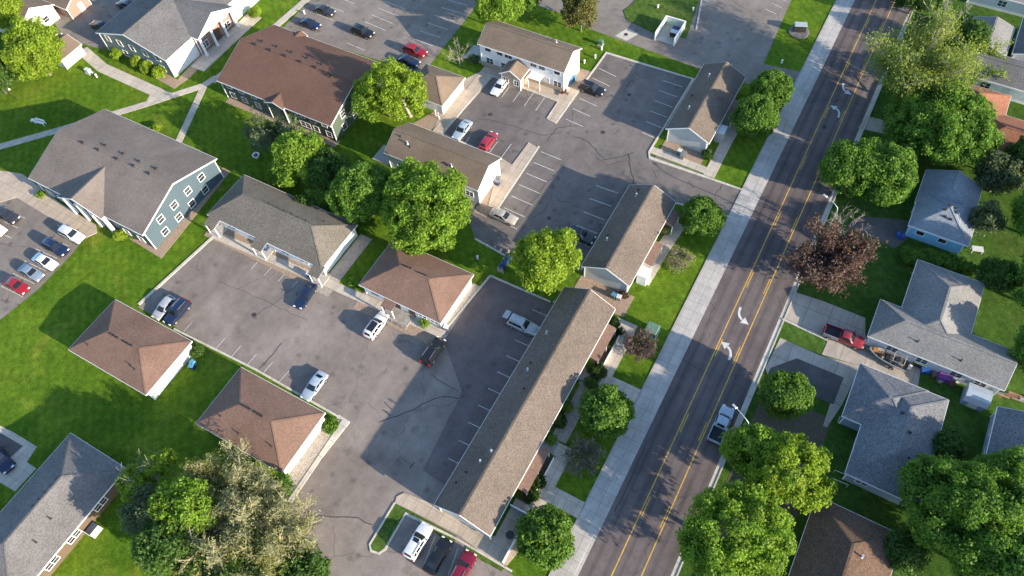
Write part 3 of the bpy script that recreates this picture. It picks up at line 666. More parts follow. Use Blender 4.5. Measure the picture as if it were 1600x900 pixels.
for y0, y1 in ((23.2, 29.6), (44.2, 50.2)): 
    fn = MB()
    fn.box(-16.0, -15.92, y0, y1, .06, .75)
    tag(fn.build('low_fence', 'white_trim'), 'low white edging rail beside the planting bed %s' % ('of two low shrubs' if y0 < 30 else 'of three round shrubs'), 'fence')
    extra(r, o, 'lean_to_roof', MB().add([(-18.3, y0, 2.75), (-16.5, y0, 2.4), (-16.5, y1, 2.4), (-18.3, y1, 2.75), (-18.3, y0, 2.65), (-16.5, y0, 2.3), (-16.5, y1, 2.3), (-18.3, y1, 2.65)],
      [(0, 1, 2, 3), (7, 6, 5, 4), (0, 4, 5, 1), (1, 5, 6, 2), (2, 6, 7, 3)]), 'brown_shingle')
    for y in (y0+.1, (y0+y1)/2, y1-.1): extra(r, o, 'porch_post', MB().box(-16.68, -16.58, y-.05, y+.05, 0, 2.32), 'white_trim')
for y in (31, 42.4): 
    st = MB()
    for k in range(3): st.box(-18.3, -16.9+.3*k*.9, y-1, y+1, .01+.2*(2-k), .2*(3-k))
    extra(r, o, 'front_steps', st, 'grey_wood')
b = block(-25.55, -17.65, 57.15, 74.7, 3.0, 5.15, 'y')
r, o = house('duplex', 'tan gabled duplex between the long building and the side driveway', 'duplex house', [b], 'grey_siding', 'tan_shingle', group='tan roofed duplexes along the road',
  wins=[('E', y, 1.6, 1.6, 1.2) for y in (59.5, 63.5, 68, 72.4)]+[('W', y, 1.6, 1.5, 1.1) for y in (60, 64.5, 69, 73)],
  doors=[('E', 61.4, .95, 2.1), ('E', 70.2, .95, 2.1), ('W', 66.5, .95, 2.1)], vents=[(-23.4, 72.2, 'white'), (-23.9, 62.6, 'white'), (-24.2, 63.6, 'pipe'), (-23.6, 73.5, 'pipe')])
shed_porch(r, o, -17.95, 62.2, 66.6); extra(r, o, 'bay_roof', MB().cbox((-16.9, 60.9, 1.15), (1.5, 1.8, 2.3)), 'white_trim')
extra(r, o, 'downspout', MB().box(-18.1, -17.95, 57.45, 57.57, .1, 3.0), 'white_trim')
shed_porch(r, o, -17.95, 70.4, 73.4)
b = block(-25.2, -17.5, 88.55, 106.0, 3.0, 4.95, 'y')
r, o = house('duplex', 'tan gabled duplex nearest the north drive, tree shade on its roof', 'duplex house', [b], 'grey_siding', 'tan_shingle', group='tan roofed duplexes along the road',
  wins=[('E', y, 1.6, 1.6, 1.2) for y in (90.5, 95.5, 99, 103.8)]+[('W', y, 1.6, 1.5, 1.1) for y in (91, 96, 100.5, 104.5)],
  doors=[('E', 93, .95, 2.1), ('E', 101.6, .95, 2.1), ('W', 98, .95, 2.1)], vents=[(-23, 102.2, 'white'), (-23.2, 93.5, 'white'), (-24, 97, 'pipe')])
shed_porch(r, o, -17.8, 96.0, 100.4); extra(r, o, 'bay_roof', MB().cbox((-16.9, 93.2, 1.15), (1.5, 2, 2.3)), 'pale_metal')
extra(r, o, 'downspout', MB().box(-17.95, -17.8, 88.85, 88.97, .1, 3.0), 'white_trim')
# --- second row: two storey townhouses and the brown duplex, small garage
b = block(-63.4, -45.65, 91.1, 98.2, 5.1, 7.1, 'x')
r, o = house('townhouses', 'white two storey townhouse row with a small brick entry gable', 'townhouse', [b], 'white_siding', 'khaki_shingle',
  wins=[('S', x, 4.1, w, .8) for x, w in ((-61.5, 1.2), (-59, 1.2), (-57.2, 1.5), (-52, 1.2), (-50.3, 1.2), (-47.3, 1.2))]+[('S', x, 1.5, w, 1.2) for x, w in ((-61.3, 1.4), (-58.2, 1.2), (-51, 1.5), (-47.2, 1.5))]
  , doors=[('S', -59.6, .95, 2.1), ('S', -49.4, .95, 2.1)], vents=[(-50, 96.6, 'white'), (-51, 97.0, 'pipe'), (-60, 96.5, 'pipe')])
e = block(-57.3, -52.9, 88.2, 93.8, 2.9, 4.3, 'y', oh=.3); roof_block(r, o, e, ('tan_brick', 'khaki_shingle', 'white_trim'))
for x in (-56.2, -54): 
    f, pm = win_mesh(.95, 1.1, 2); fo = link('window', f, r, (x-o[0], 88.5-o[1], 1.5)); link('pane', pm, fo)
extra(r, o, 'porch_roof', MB().box(-52.4, -49.8, 89.7, 91.5, 2.5, 2.62), 'white_trim')
for x in (-52.3, -50): extra(r, o, 'porch_post', MB().box(x-.06, x+.06, 89.8, 89.92, 0, 2.5), 'white_trim')
extra(r, o, 'brick_base', MB().box(-63.0, -45.9, 91.42, 91.5, 0, 1.0), 'tan_brick')
extra(r, o, 'stoop', MB().box(-67.2, -63.6, 91.6, 95.4, 0, .25), 'concrete_stoop')
b = block(-64.7, -46.4, 62.1, 69.8, 4.0, 6.05, 'x')
r, o = house('duplex', 'brown gabled duplex with a blank white end wall, big tree at its south side', 'duplex house', [b], 'white_siding', 'khaki_shingle',
  wins=[('S', x, 1.6, 1.4, 1.1) for x in (-62, -57, -52, -48.5)]+[('N', x, 1.6, 1.4, 1.1) for x in (-62, -57, -52, -48.5)], doors=[('N', -59.5, .95, 2.1), ('N', -50, .95, 2.1)],
  vents=[(-61.3, 64.6, 'white'), (-60.6, 64.3, 'pipe'), (-52.3, 63.9, 'white'), (-53, 63.8, 'pipe'), (-63, 65.2, 'pipe')])
extra(r, o, 'stoop', MB().box(-68.4, -64.9, 62.6, 66.2, 0, .22), 'concrete_stoop')
b = block(-70.9, -62.5, 76.8, 84.8, 2.6, 4.85, 'x', 3.4, 3.4)
r, o = house('garage', 'small brown hip roofed garage with white walls under the yellow green tree', 'garage', [b], 'white_siding', 'khaki_shingle', doors=[('E', 79, 2.5, 2.1), ('E', 82.6, 2.5, 2.1)])
extra(r, o, 'gate_posts', MB().box(-63.9, -63.8, 76.2, 76.3, 0, 1.6).box(-63.0, -62.9, 75.8, 75.9, 0, 1.6).box(-63.9, -62.9, 76.0, 76.06, .5, .6).box(-63.9, -62.9, 76.0, 76.06, 1.3, 1.4), 'white_trim')
# --- blue and green two storey blocks
b = block(-115.5, -89.15, 30.2, 48.0, 4.6, 7.6, 'x')
r, o = house('apartment_block', 'blue sided apartment block with a taupe roof and white portico columns', 'apartment building', [b], 'blue_siding', 'taupe_shingle',
  wins=[('E', y, 3.85, 1.15, 1.25) for y in (34.2, 37.4, 40.7, 44)]+[('E', y, 1.25, 1.15, 1.25) for y in (33.6, 36.9, 40.1, 43.4)]+
       [('S', x, 3.6, 1.2, 1.2) for x in (-113.5, -110.6, -95.2, -92)]+[('S', x, 1.2, 1.2, 1.2) for x in (-113.5, -110.6, -95.2, -92)]+[('W', y, 3.6, 1.15, 1.2) for y in (34, 38, 42)],
  doors=[('S', -101.8, 1.8, 2.2, 'door_dark')],
  vents=[(x, y, 'box') for x, y in [(at(px_, py_, 6.9)[0], at(px_, py_, 6.9)[1]) for px_, py_ in ((133, 228), (157, 239), (186, 253), (212, 264), (166, 230), (194, 243), (219, 255), (245, 266), (236, 276))]])
e = block(-107.8, -97.6, 29.55, 40.5, 4.55, 6.9, 'y', 0, 0, oh=.35, gh=1.6); roof_block(r, o, e, ('blue_siding', 'taupe_shingle', 'white_trim'))
for x in (-107.2, -104.1, -101.1, -98.2): extra(r, o, 'portico_column', MB().box(x-.28, x+.28, 29.75, 30.3, 0, 4.4), 'white_trim')
b = block(-102.1, -76.2, 62.75, 79.65, 4.4, 7.4, 'x')
r, o = house('apartment_block', 'green sided apartment block with a rust brown roof', 'apartment building', [b], 'green_siding', 'rust_shingle',
  wins=[('E', y, 3.75, 1.1, 1.25) for y in (66.5, 69.8, 73, 76.2)]+[('E', y, 1.3, 1.1, 1.25) for y in (66, 69.3, 72.6, 75.8)]+
       [('S', x, 3.5, w, 1.0) for x, w in ((-100, 1.1), (-97.2, 1.1), (-94.2, 1.1), (-83.4, 1.6), (-80.8, 1.1), (-78.2, 1.1))]+[('S', x, 1.3, w, 1.2) for x, w in ((-100, 1.1), (-97.2, 1.1), (-94, 1.1), (-83, 2.2), (-80.6, 1.1), (-77.8, 1.1))],
  doors=[('S', -88.5, 1.8, 2.2, 'door_dark')],
  vents=[(x, y, 'box') for x, y in [(at(px_, py_, 6.8)[0], at(px_, py_, 6.8)[1]) for px_, py_ in ((410, 66), (433, 74), (456, 83), (480, 92), (503, 102), (424, 83), (448, 92), (471, 101), (495, 110), (519, 121), (401, 74))]])
e = block(-90.7, -86.3, 62.35, 66.2, 4.35, 5.15, 'y', 0, 0, oh=.3); roof_block(r, o, e, ('green_siding', 'rust_shingle', 'white_trim'))
e = block(-97, -94.4, 77.8, 80.0, 4.35, 4.95, 'y', 0, 0, oh=.3); roof_block(r, o, e, ('green_siding', 'rust_shingle', 'white_trim'))
# --- grey roofed block at the top left
b = block(-133.1, -114.55, 62.6, 90.5, 4.4, 7.2, 'y')
pe = block(-123.2, -112.9, 69.8, 80.3, 4.5, 6.9, 'x', 0, 0, oh=.35, gh=1.5, wall='red_brick')
r, o = house('apartment_block', 'teal sided block with a dark grey roof and tall white portico facing east', 'apartment building', [b, pe], 'teal_siding', 'grey_shingle',
  wins=[('S', x, 3.7, 1.1, 1.25) for x in (-130.5, -127.3, -124, -120.6, -117.4)]+[('S', x, 1.25, 1.1, 1.2) for x in (-127.3, -124, -120.6, -117.4)]+
       [('E', y, z, 1.1, 1.2) for y in (64.6, 67.6, 82.8, 85.6, 88.6) for z in (1.3, 3.5)]+[('E', y, 1.4, 1.5, 1.3) for y in (71.3, 77.2)]+[('E', y, z, 1.5, 1.2, 1) for y in (71.8, 78.2) for z in (1.3, 3.5)]+[('E', 75, 3.5, 1.5, 1.1, 1)], doors=[('E', 75, 1.8, 2.2, 'door_dark', 1)],
  vents=[(-125.6, 76.5, 'box'), (-125.7, 82, 'box'), (-121, 83, 'pipe'), (-126, 71, 'box')])
for y0, y1 in ((62.93, 70.0), (80.2, 90.1)): extra(r, o, 'east_front', MB().box(-114.98, -114.84, y0, y1, 0, 4.3), 'white_siding')
extra(r, o, 'portico_gable', MB().add([(-112.98, 70.2, 4.2), (-112.98, 79.9, 4.2), (-112.98, 75.05, 6.55), (-113.2, 70.2, 4.2), (-113.2, 79.9, 4.2), (-113.2, 75.05, 6.55)], [(0, 1, 2), (5, 4, 3), (0, 3, 4, 1), (1, 4, 5, 2), (2, 5, 3, 0)]), 'white_siding')
for y in (70.4, 73.5, 76.6, 79.7): extra(r, o, 'portico_column', MB().lathe((-113.35, y, 0), [(.34, 0), (.34, .3), (.26, .35), (.24, 4.0), (.33, 4.1), (.33, 4.25)], 12), 'white_trim', smooth=40)

# --- olive roofed building above the big lot
b = block(-84.2, -60.75, 38.85, 48.25, 2.8, 5.3, 'x', 4.7, 4.7)
r, o = house('apartment_block', 'low olive grey hip roofed building with white porch posts at the lot', 'apartment building', [b], 'white_siding', 'olive_shingle',
  wins=[('S', x, 1.6, 1.5, 1.1) for x in (-80, -75.6, -68.8, -65)]+[('N', x, 1.6, 1.5, 1.1) for x in (-80, -73, -66)], doors=[('S', -82.2, .95, 2.1), ('S', -73.6, .95, 2.1), ('S', -71.8, .95, 2.1), ('S', -62.6, .95, 2.1)],
  vents=[(x, y, 'pipe') for x, y in [tuple(at(px_, py_, 4.9)[:2]) for px_, py_ in ((421, 319), (433, 325), (445, 331), (456, 335), (467, 341), (479, 346), (505, 343))]])
for x0, x1 in ((-83.6, -81.4), (-73.8, -71.6), (-62.4, -60.4)):
    pr = MB(); pr.add([(x0, 39.3, 2.95), (x1, 39.3, 2.95), (x1, 37.2, 2.5), (x0, 37.2, 2.5), (x0, 39.3, 2.85), (x1, 39.3, 2.85), (x1, 37.2, 2.4), (x0, 37.2, 2.4)], [(3, 2, 1, 0), (4, 5, 6, 7), (3, 7, 6, 2), (0, 3, 7, 4)[::-1], (1, 2, 6, 5)[::-1]])
    extra(r, o, 'porch_roof', pr, 'olive_shingle')
    for x in (x0+.1, x1-.1):
        extra(r, o, 'porch_post', MB().box(x-.07, x+.07, 37.25, 37.39, 0, 2.42), 'white_trim')
        extra(r, o, 'porch_beam', MB().beam((x, 37.25, 2.38), (x, 39.2, 2.8), .1, .14), 'white_trim')
    extra(r, o, 'stoop', MB().box(x0, x1, 37.0, 39.2, 0, .18), 'concrete_stoop')
# --- four brown hip roofed fourplexes
def hipvents(px_list, z): return [(at(a, c, z)[0], at(a, c, z)[1], k) for a, c, k in px_list]
hw = lambda x0, y0, y1: [('E', y, 1.5, .8, .6) for y in np.linspace(y0+2.5, y1-2.5, 2)]
BV = 'brown hip roofed fourplexes around the big lot'
b = block(-53.9, -39.3, 39.05, 48.55, 2.9, 4.95, 'x', 4.7, 4.7)
r, o = house('fourplex', 'brown hip roofed fourplex with a wooden porch deck beside the dark lot', 'apartment building', [b], 'white_siding', 'brown_shingle', group=BV,
  wins=[('S', x, 1.6, 1.4, 1.1) for x in (-51.6, -49.2, -43, -40.9)]+[('N', x, 1.6, 1.4, 1.1) for x in (-51, -46, -42)], doors=[('S', -47.6, .95, 2.1, 'door_dark'), ('S', -44.9, .95, 2.1, 'door_dark')],
  vents=hipvents([(633, 416, 'low'), (637, 418, 'low'), (641, 419, 'low'), (655, 427, 'low'), (660, 429, 'low'), (665, 431, 'low')], 4.8))
extra(r, o, 'porch_roof', MB().add([(-49, 39.6, 2.95), (-47, 39.6, 2.95), (-47, 37.6, 2.6), (-49, 37.6, 2.6), (-49, 39.6, 2.85), (-47, 39.6, 2.85), (-47, 37.6, 2.5), (-49, 37.6, 2.5)], [(3, 2, 1, 0), (4, 5, 6, 7), (3, 7, 6, 2), (4, 7, 3, 0), (1, 2, 6, 5)]), 'brown_shingle')
extra(r, o, 'porch_deck', MB().box(-49.2, -44.6, 36.9, 39.4, 0, .3), 'grey_wood')
for x in (-48.9, -47.1): extra(r, o, 'porch_post', MB().box(x-.07, x+.07, 37.6, 37.74, .3, 2.52), 'white_trim')
rl = MB(); rl.box(-49.2, -47, 36.9, 36.96, 1.1, 1.2); rl.box(-46, -44.2, 36.9, 36.96, 1.1, 1.2)
for x in (-49.15, -48.4, -47.7, -47, -46, -45.2, -44.25): rl.box(x-.04, x+.04, 36.9, 36.97, .3, 1.1)
extra(r, o, 'porch_rail', rl, 'wood')
b = block(-85.75, -70.15, 10.15, 19.75, 3.0, 4.85, 'x', 4.75, 4.75)
r, o = house('fourplex', 'brown hip roofed fourplex standing alone on the bright lawn', 'apartment building', [b], 'white_siding', 'brown_shingle', group=BV,
  wins=[('N', x, 1.6, 1.4, 1.1) for x in (-83.5, -79.5, -75.5, -72)]+[('S', x, 1.6, 1.4, 1.1) for x in (-83, -78, -73)], doors=[('N', -77.5, .95, 2.1)],
  vents=hipvents([(174, 522, 'low'), (179, 525, 'low'), (184, 528, 'low'), (195, 534, 'low'), (200, 537, 'low'), (206, 540, 'low')], 4.7)+hipvents([(137, 538, 'pipe'), (205, 571, 'pipe'), (211, 577, 'pipe')], 3.8))
b = block(-60.9, -45.95, 10.3, 19.85, 3.0, 4.9, 'x', 4.75, 4.75)
r, o = house('fourplex', 'brown hip roofed fourplex with a gravel strip at the lot kerb', 'apartment building', [b], 'white_siding', 'brown_shingle', group=BV,
  wins=[('N', x, 1.6, 1.4, 1.1) for x in (-58.5, -55, -51, -48)]+[('S', x, 1.6, 1.4, 1.1) for x in (-58, -53, -48)], doors=[('N', -53, .95, 2.1)],
  vents=hipvents([(380, 634, 'low'), (386, 637, 'low'), (391, 640, 'low'), (400, 645, 'low'), (405, 648, 'low'), (410, 651, 'low')], 4.75)+hipvents([(345, 650, 'pipe'), (372, 676, 'pipe'), (425, 697, 'pipe')], 3.9))
# --- grey hip roofed house, bottom left
b = block(-75.5, -65.0, -18.5, 1.0, 3.0, 5.2, 'y', 5.2, 4.9)
r, o = house('hip_house', 'grey hip roofed house with brown walls and white framed windows', 'house', [b], 'brown_siding', 'pewter_shingle',
  wins=[('E', y, 1.6, w, 1.1) for y, w in ((-.6, 1.0), (-4.2, 1.8), (-8.9, 1.8), (-12.6, 1.8))]+[('N', x, 1.6, 1.3, 1.1) for x in (-72.5, -68)], doors=[('W', -6, .95, 2.1)],
  vents=[(-70.6, y, 'low') for y in (-4.4, -5.4, -6.4, -7.4, -8.4)]+[(-68, -8.5, 'pipe'), (-67.5, -11.5, 'pipe')])
extra(r, o, 'back_deck', MB().box(-65.4, -63.8, -7.9, -6.4, 0, .5), 'concrete_stoop'); extra(r, o, 'deck_rail', MB().box(-63.9, -63.84, -7.9, -6.4, .5, 1.3).box(-65.3, -63.84, -7.9, -7.84, .5, 1.3), 'white_trim')
# --- far top left houses
b = block(-160, -149.5, 56.5, 66.0, 3.2, 5.6, 'x'); e = block(-152, -141.8, 56.0, 60.6, 2.7, 3.9, 'x', oh=.35)
r, o = house('brown_house', 'brown roofed house behind the bright tree in the top corner', 'house', [b, e], 'sage_siding', 'khaki_shingle', wins=[('E', 63, 1.6, 1.2, 1.1), ('E', 58.5, 1.6, 1.0, 1.0, 1)], doors=[('E', 61.0, .95, 2.1)])
b = block(-142.3, -136.0, 54.8, 60.2, 2.4, 3.7, 'y', oh=.3)
r, o = house('shed', 'small grey shed with a green end wall at the end of the walk', 'shed', [b], 'sage_siding', 'khaki_shingle', doors=[('E', 57.4, .95, 2.0)])
b = block(-153, -146.5, 66.2, 72, 2.8, 4.2, 'x', oh=.3)
r, o = house('brown_house', 'small roofed outbuilding with a red brick end at the top edge', 'outbuilding', [b], 'red_brick', 'khaki_shingle', doors=[('E', 69.5, .95, 2.0)])
# --- houses across the road
b = block(15.1, 23.75, 86.15, 94.4, 3.0, 5.2, 'y', 4.1, 4.1); e = block(14.9, 23.3, 91.0, 98.3, 3.02, 4.85, 'y', 3.3, 0)
r, o = house('blue_house', 'small sky blue house with a grey hip roof', 'house', [b, e], 'sky_siding', 'haze_shingle', wins=[('S', 20.4, 1.7, 1.1, .8), ('S', 17.2, 1.7, 1.1, .8), ('W', 89, 1.6, 1.4, 1.1), ('E', 89, 1.6, 1.4, 1.1)], doors=[('W', 91.5, .95, 2.1)],
  vents=[(at(a, c, 4.8)[0], at(a, c, 4.8)[1], 'low') for a, c in ((1476, 328), (1478, 336), (1487, 340), (1492, 331), (1491, 326), (1483, 322))])
b = block(14.85, 32.6, 64.65, 71.3, 3.0, 4.95, 'x', 3.4, 0); e = block(17.8, 27.05, 66, 80.5, 3.02, 5.1, 'y', 4.2, 4.5)
r, o = house('grey_house', 'wide T shaped house with a pale grey roof behind the boat', 'house', [b, e], 'pale_siding', 'ash_shingle', wins=[('S', x, 1.6, 1.4, 1.0) for x in (18.5, 22.5, 27, 30)]+[('W', 74, 1.6, 1.5, 1.1, 1), ('W', 78, 1.6, 1.2, 1.1, 1)], doors=[('S', 20.6, .95, 2.1), ('W', 68, 2.4, 2.1)],
  vents=[(24, 76.8, 'pipe'), (25.8, 77.4, 'low'), (20.8, 66.2, 'pipe'), (26.5, 66, 'pipe')])
b = block(17.6, 26.6, 44.15, 59.98, 3.0, 5.0, 'y', 4.5, 4.4); e = block(15.1, 24, 51.45, 60.05, 3.02, 4.93, 'x', 4.2, 4.2)
r, o = house('slate_house', 'slate roofed L shaped house with white gutters beside the dark driveway', 'house', [b, e], 'dusk_siding', 'slate_shingle', wins=[('W', 47, 1.6, 1.4, 1.1), ('S', 20, 1.6, 1.4, 1.1), ('E', 50, 1.6, 1.4, 1.1), ('E', 55, 1.6, 1.4, 1.1)], doors=[('W', 50.2, .95, 2.1), ('W', 57.4, 2.6, 2.1, 'door_white', 1)],
  vents=[(20.4, 55.3, 'low'), (21.4, 54.4, 'low'), (22.8, 52.2, 'low'), (23.6, 49, 'pipe')])
b = block(15.35, 25.6, 22, 39.75, 3.0, 4.7, 'y', 4.4, 4.4)
r, o = house('brown_house', 'umber brown hip roofed house between the two big trees at the bottom', 'house', [b], 'tan_siding', 'umber_shingle', wins=[('W', 36.5, 1.6, 1.4, 1.1), ('N', 19, 1.6, 1.4, 1.1), ('N', 23, 1.6, 1.2, 1.1), ('E', 36, 1.6, 1.4, 1.1)], doors=[('W', 33.5, .95, 2.1)], vents=[(21.8, 34.6, 'white')])
b = block(13.5, 23.5, 108.6, 120.6, 3.0, 5.0, 'y', 4, 4); e = block(19, 36, 105.5, 115.6, 3.02, 5.05, 'x', 4.5, 4.5)
r, o = house('red_house', 'red brown roofed white house behind the vivid green tree', 'house', [b, e], 'pale_siding', 'red_shingle', wins=[('S', x, 1.6, 1.4, 1.1, 1) for x in (24.4, 26.4, 29)]+[('N', 18, 1.6, 1.4, 1.1)], doors=[('S', 22.9, .95, 2.1, 'door_white', 1)], vents=[(26, 111.6, 'white'), (24.5, 112, 'pipe')])
extra(r, o, 'chimney', MB().box(26.9, 27.7, 110.6, 111.6, 3.6, 6.1), 'red_brick')
b = block(14.6, 38, 122.7, 130.2, 3.0, 4.6, 'x'); 
r, o = house('long_house', 'long grey roofed white house in the top corner beyond the red house', 'house', [b], 'white_siding', 'grey_shingle', wins=[('S', 19.5, 1.6, 1.5, 1.1), ('S', 27, 1.6, 1.5, 1.1)], doors=[('S', 23, .95, 2.1)])
b = block(14, 21, 130.6, 138.8, 2.8, 4.0, 'y', oh=.35)
r, o = house('garage', 'grey roofed garage behind the long house in the top corner', 'garage', [b], 'pale_siding', 'ash_shingle', doors=[('W', 134, 2.6, 2.1)])
b = block(21.8, 34, 131.4, 142, 3.0, 5.0, 'y', 0, 0)
r, o = house('dark_house', 'dark slate roofed house cut by the top right edge', 'house', [b], 'pale_siding', 'grey_shingle', wins=[('S', 25, 1.6, 1.3, 1.1)])
b = block(12, 34, 146, 156, 3.0, 5.0, 'x', 0, 0)
r, o = house('pale_house', 'pale roofed house at the very top right', 'house', [b], 'pale_siding', 'ash_shingle', wins=[('S', 18, 1.6, 1.4, 1.1), ('S', 24, 1.6, 1.4, 1.1)])
b = block(32.4, 40, 52, 62.2, 2.6, 4.4, 'y', 0, 0, oh=.3)
r, o = house('garage', 'blue sided garage with a slate roof at the right edge', 'garage', [b], 'dusk_siding', 'slate_shingle', wins=[('W', 59, 1.5, 1.0, .8), ('W', 56, 1.5, 1.0, .8)], doors=[('N', 36, 2.6, 2.0)])
# garden shed: gambrel roof
r = thing('garden_shed', 'small garden shed with a pale faceted metal roof', 'shed', (30.1, 63.3, 0))
MB().box(-1.35, 1.35, -1.25, 1.25, 0, 1.65).build('wall', 'dusk_siding', r)
m = MB(); pr = [(-1.55, 1.55), (-1.05, 2.25), (0, 2.5), (1.05, 2.25), (1.55, 1.55)]
vs = [(x, y, z) for x in (-1.5, 1.5) for y, z in pr]; m.add(vs, [(i, i+1, i+6, i+5) for i in range(4)]+[(4, 3, 2, 1, 0), (5, 6, 7, 8, 9), (0, 5, 9, 4)]); 
m.build('roof', 'tarp_silver', r); MB().box(-.6, .6, -1.3, -1.24, .05, 1.6).build('door', 'door_white', r)
# ================================================================== trees
def quads_mesh(name, C, N, S, mat, asp=.62, rng=None):
    """one small leaf face per point: centre C, normal N, half length S"""
    n = len(C); r = rng.normal(size=(n, 3)); N = N/np.linalg.norm(N, axis=1)[:, None]
    T = np.cross(N, r); T /= np.linalg.norm(T, axis=1)[:, None]; B = np.cross(N, T)
    S = S[:, None]; k = asp*(.8+.4*rng.random((n, 1)))
    V = np.empty((n, 4, 3)); V[:, 0] = C-T*S; V[:, 1] = C-B*S*k+N*S*.16; V[:, 2] = C+T*S; V[:, 3] = C+B*S*k+N*S*.16
    me = bpy.data.meshes.new(name); me.vertices.add(4*n); me.vertices.foreach_set("co", V.astype(np.float32).ravel())
    me.loops.add(4*n); me.loops.foreach_set("vertex_index", np.arange(4*n, dtype=np.int32))
    me.polygons.add(n); me.polygons.foreach_set("loop_start", np.arange(0, 4*n, 4, dtype=np.int32))
    me.polygons.foreach_set("loop_total", np.full(n, 4, np.int32))
    me.materials.append(MATS[mat]); me.update(calc_edges=True); return me
def sphere_dirs(n, rng):
    d = rng.normal(size=(n, 3)); return d/np.linalg.norm(d, axis=1)[:, None]

def leafy(rng, rx, ry, rz, zc, clump=1.25, leaf=.19, cover=2.4, up=.18, fill=.45, lump=.24, keep=1.0, squash=.85, thin=-.3):
    """leaf faces gathered in clumps spread over an uneven crown; returns leaf points, normals, sizes and the clump centres"""
    axes = np.array([rx, ry, rz]); rm = (rx*ry*rz)**(1/3)
    ph = rng.random((6, 3))*6.3; fr = rng.normal(size=(6, 3))*1.5
    def env(d):
        s = sum(np.sin(d@fr[i]*1.4+ph[i, 0]) for i in range(6))/6; return 1+lump*1.6*s
    area = 4*PI*rm*rm; nc = int(max(14, 1.25*area/(clump**2*1.6)))
    cen = []; tries = 0
    while len(cen) < nc and tries < nc*14:
        tries += 1; d = sphere_dirs(1, rng)[0]
        if d[2] < -.55: continue
        f = 1-(rng.random()**1.6)*fill if rng.random() < .75 else .35+.5*rng.random()
        c = d*axes*max(.2, f)*float(env(d[None])[0])*(1-.42*clump/rm)
        if all(((c-q)**2).sum() > (.62*clump)**2 for q in cen): cen.append(c)
    cen = np.array(cen)
    P, Nn, Sz = [], [], []
    for c in cen:
        if rng.random() > keep: continue
        rc = clump*(.5+.75*rng.random()); n = int(cover*2*PI*rc*rc/(leaf*leaf*1.5))
        d = sphere_dirs(n, rng); out = c/(np.linalg.norm(c)+1e-6)+np.array([0, 0, .35]); d = d+out*.55; d /= np.linalg.norm(d, axis=1)[:, None]
        rr = rc*(.3+.9*rng.random((n, 1))**.75)
        P.append(c+d*rr*np.array([1, 1, squash])); Nn.append(d*.68+rng.normal(size=(n, 3))*.52+np.array([0, 0, up])); Sz.append(leaf*(.65+.7*rng.random(n)))
    P = np.concatenate(P); Nn = np.concatenate(Nn); Sz = np.concatenate(Sz)
    # carve irregular gaps and thin sprays
    q = sum(np.sin(P@(rng.normal(size=3)*(1.5/clump))+rng.random()*6.3) for _ in range(6))/6
    ok = q > thin+.22*rng.normal(size=len(P)); P, Nn, Sz = P[ok], Nn[ok], Sz[ok]
    P[:, 2] += zc
    return P, Nn, Sz, cen+np.array([0, 0, zc])

def limbs(m, rng, base, top, ends, r0, n=5):
    """tapered trunk with bent limbs out to the given points"""
    base, top = np.array(base, float), np.array(top, float); ax = top-base; H = np.linalg.norm(ax)
    pts = [base+ax*t+np.array([math.sin(t*5+r0)*.12, math.cos(t*4)*.1, 0])*H*.08 for t in (0, .06, .3, .6, 1)]
    m.tube(pts, [r0*1.45, r0*1.05, r0*.85, r0*.6, r0*.3], 8)
    for e in ends:
        t = .35+.5*rng.random(); s = base+ax*t; e = np.array(e); mid = s+(e-s)*.5+np.array([0, 0, -.08*np.linalg.norm(e-s)])+rng.normal(size=3)*.15
        ra = r0*(.42-.2*t); m.tube([s, s+(mid-s)*.5+rng.normal(size=3)*.08, mid, mid+(e-mid)*.6+rng.normal(size=3)*.1, e], [ra, ra*.8, ra*.6, ra*.4, ra*.18], n, cap=False)

def twigs(m, rng, base, H, spread, n1=9, n2=6, n3=6, r0=.2, rise=.75, w=.022):
    """leafless branching: limbs, branches and fine twigs; returns twig tip points"""
    base = np.array(base, float); tips = []
    m.tube([base, base+[.05, .03, H*.18], base+[.0, .08, H*.45]], [r0*1.2, r0, r0*.7], 7)
    for i in range(n1):
        a = 2*PI*(i+rng.random()*.7)/n1; el = rise*(.45+.8*rng.random()); L = H*(.45+.35*rng.random())
        s = base+np.array([0, 0, H*(.14+.3*rng.random())]); d = np.array([math.cos(a)*spread, math.sin(a)*spread, el]); d /= np.linalg.norm(d)
        e = s+d*L; mid = (s+e)/2+rng.normal(size=3)*L*.05; m.tube([s, mid, e], [r0*.5, r0*.3, r0*.1], 5, cap=False)
        for j in range(n2):
            t = .3+.7*(j+rng.random())/n2; p = s+(mid-s)*min(1, 2*t) if t < .5 else mid+(e-mid)*(2*t-1)
            d2 = d*.8+rng.normal(size=3)*.55+np.array([0, 0, .2]); d2 /= np.linalg.norm(d2); L2 = L*(.22+.26*rng.random()); q = p+d2*L2
            m.tube([p, (p+q)/2+rng.normal(size=3)*L2*.06, q], [r0*.2, r0*.12, w*1.2], 4, cap=False)
            for k in range(n3):
                t2 = .25+.75*(k+rng.random())/n3; p3 = p+(q-p)*t2; d3 = d2*.6+rng.normal(size=3)*.6+np.array([0, 0, .15]); d3 /= np.linalg.norm(d3)
                q3 = p3+d3*L2*(.35+.4*rng.random()); m.tube([p3, (p3+q3)/2+rng.normal(size=3)*.04, q3], [w*1.25, w, w*.6], 3, cap=False); tips += [(p3+q3)/2, q3]
            tips.append(q)
    return np.array(tips)

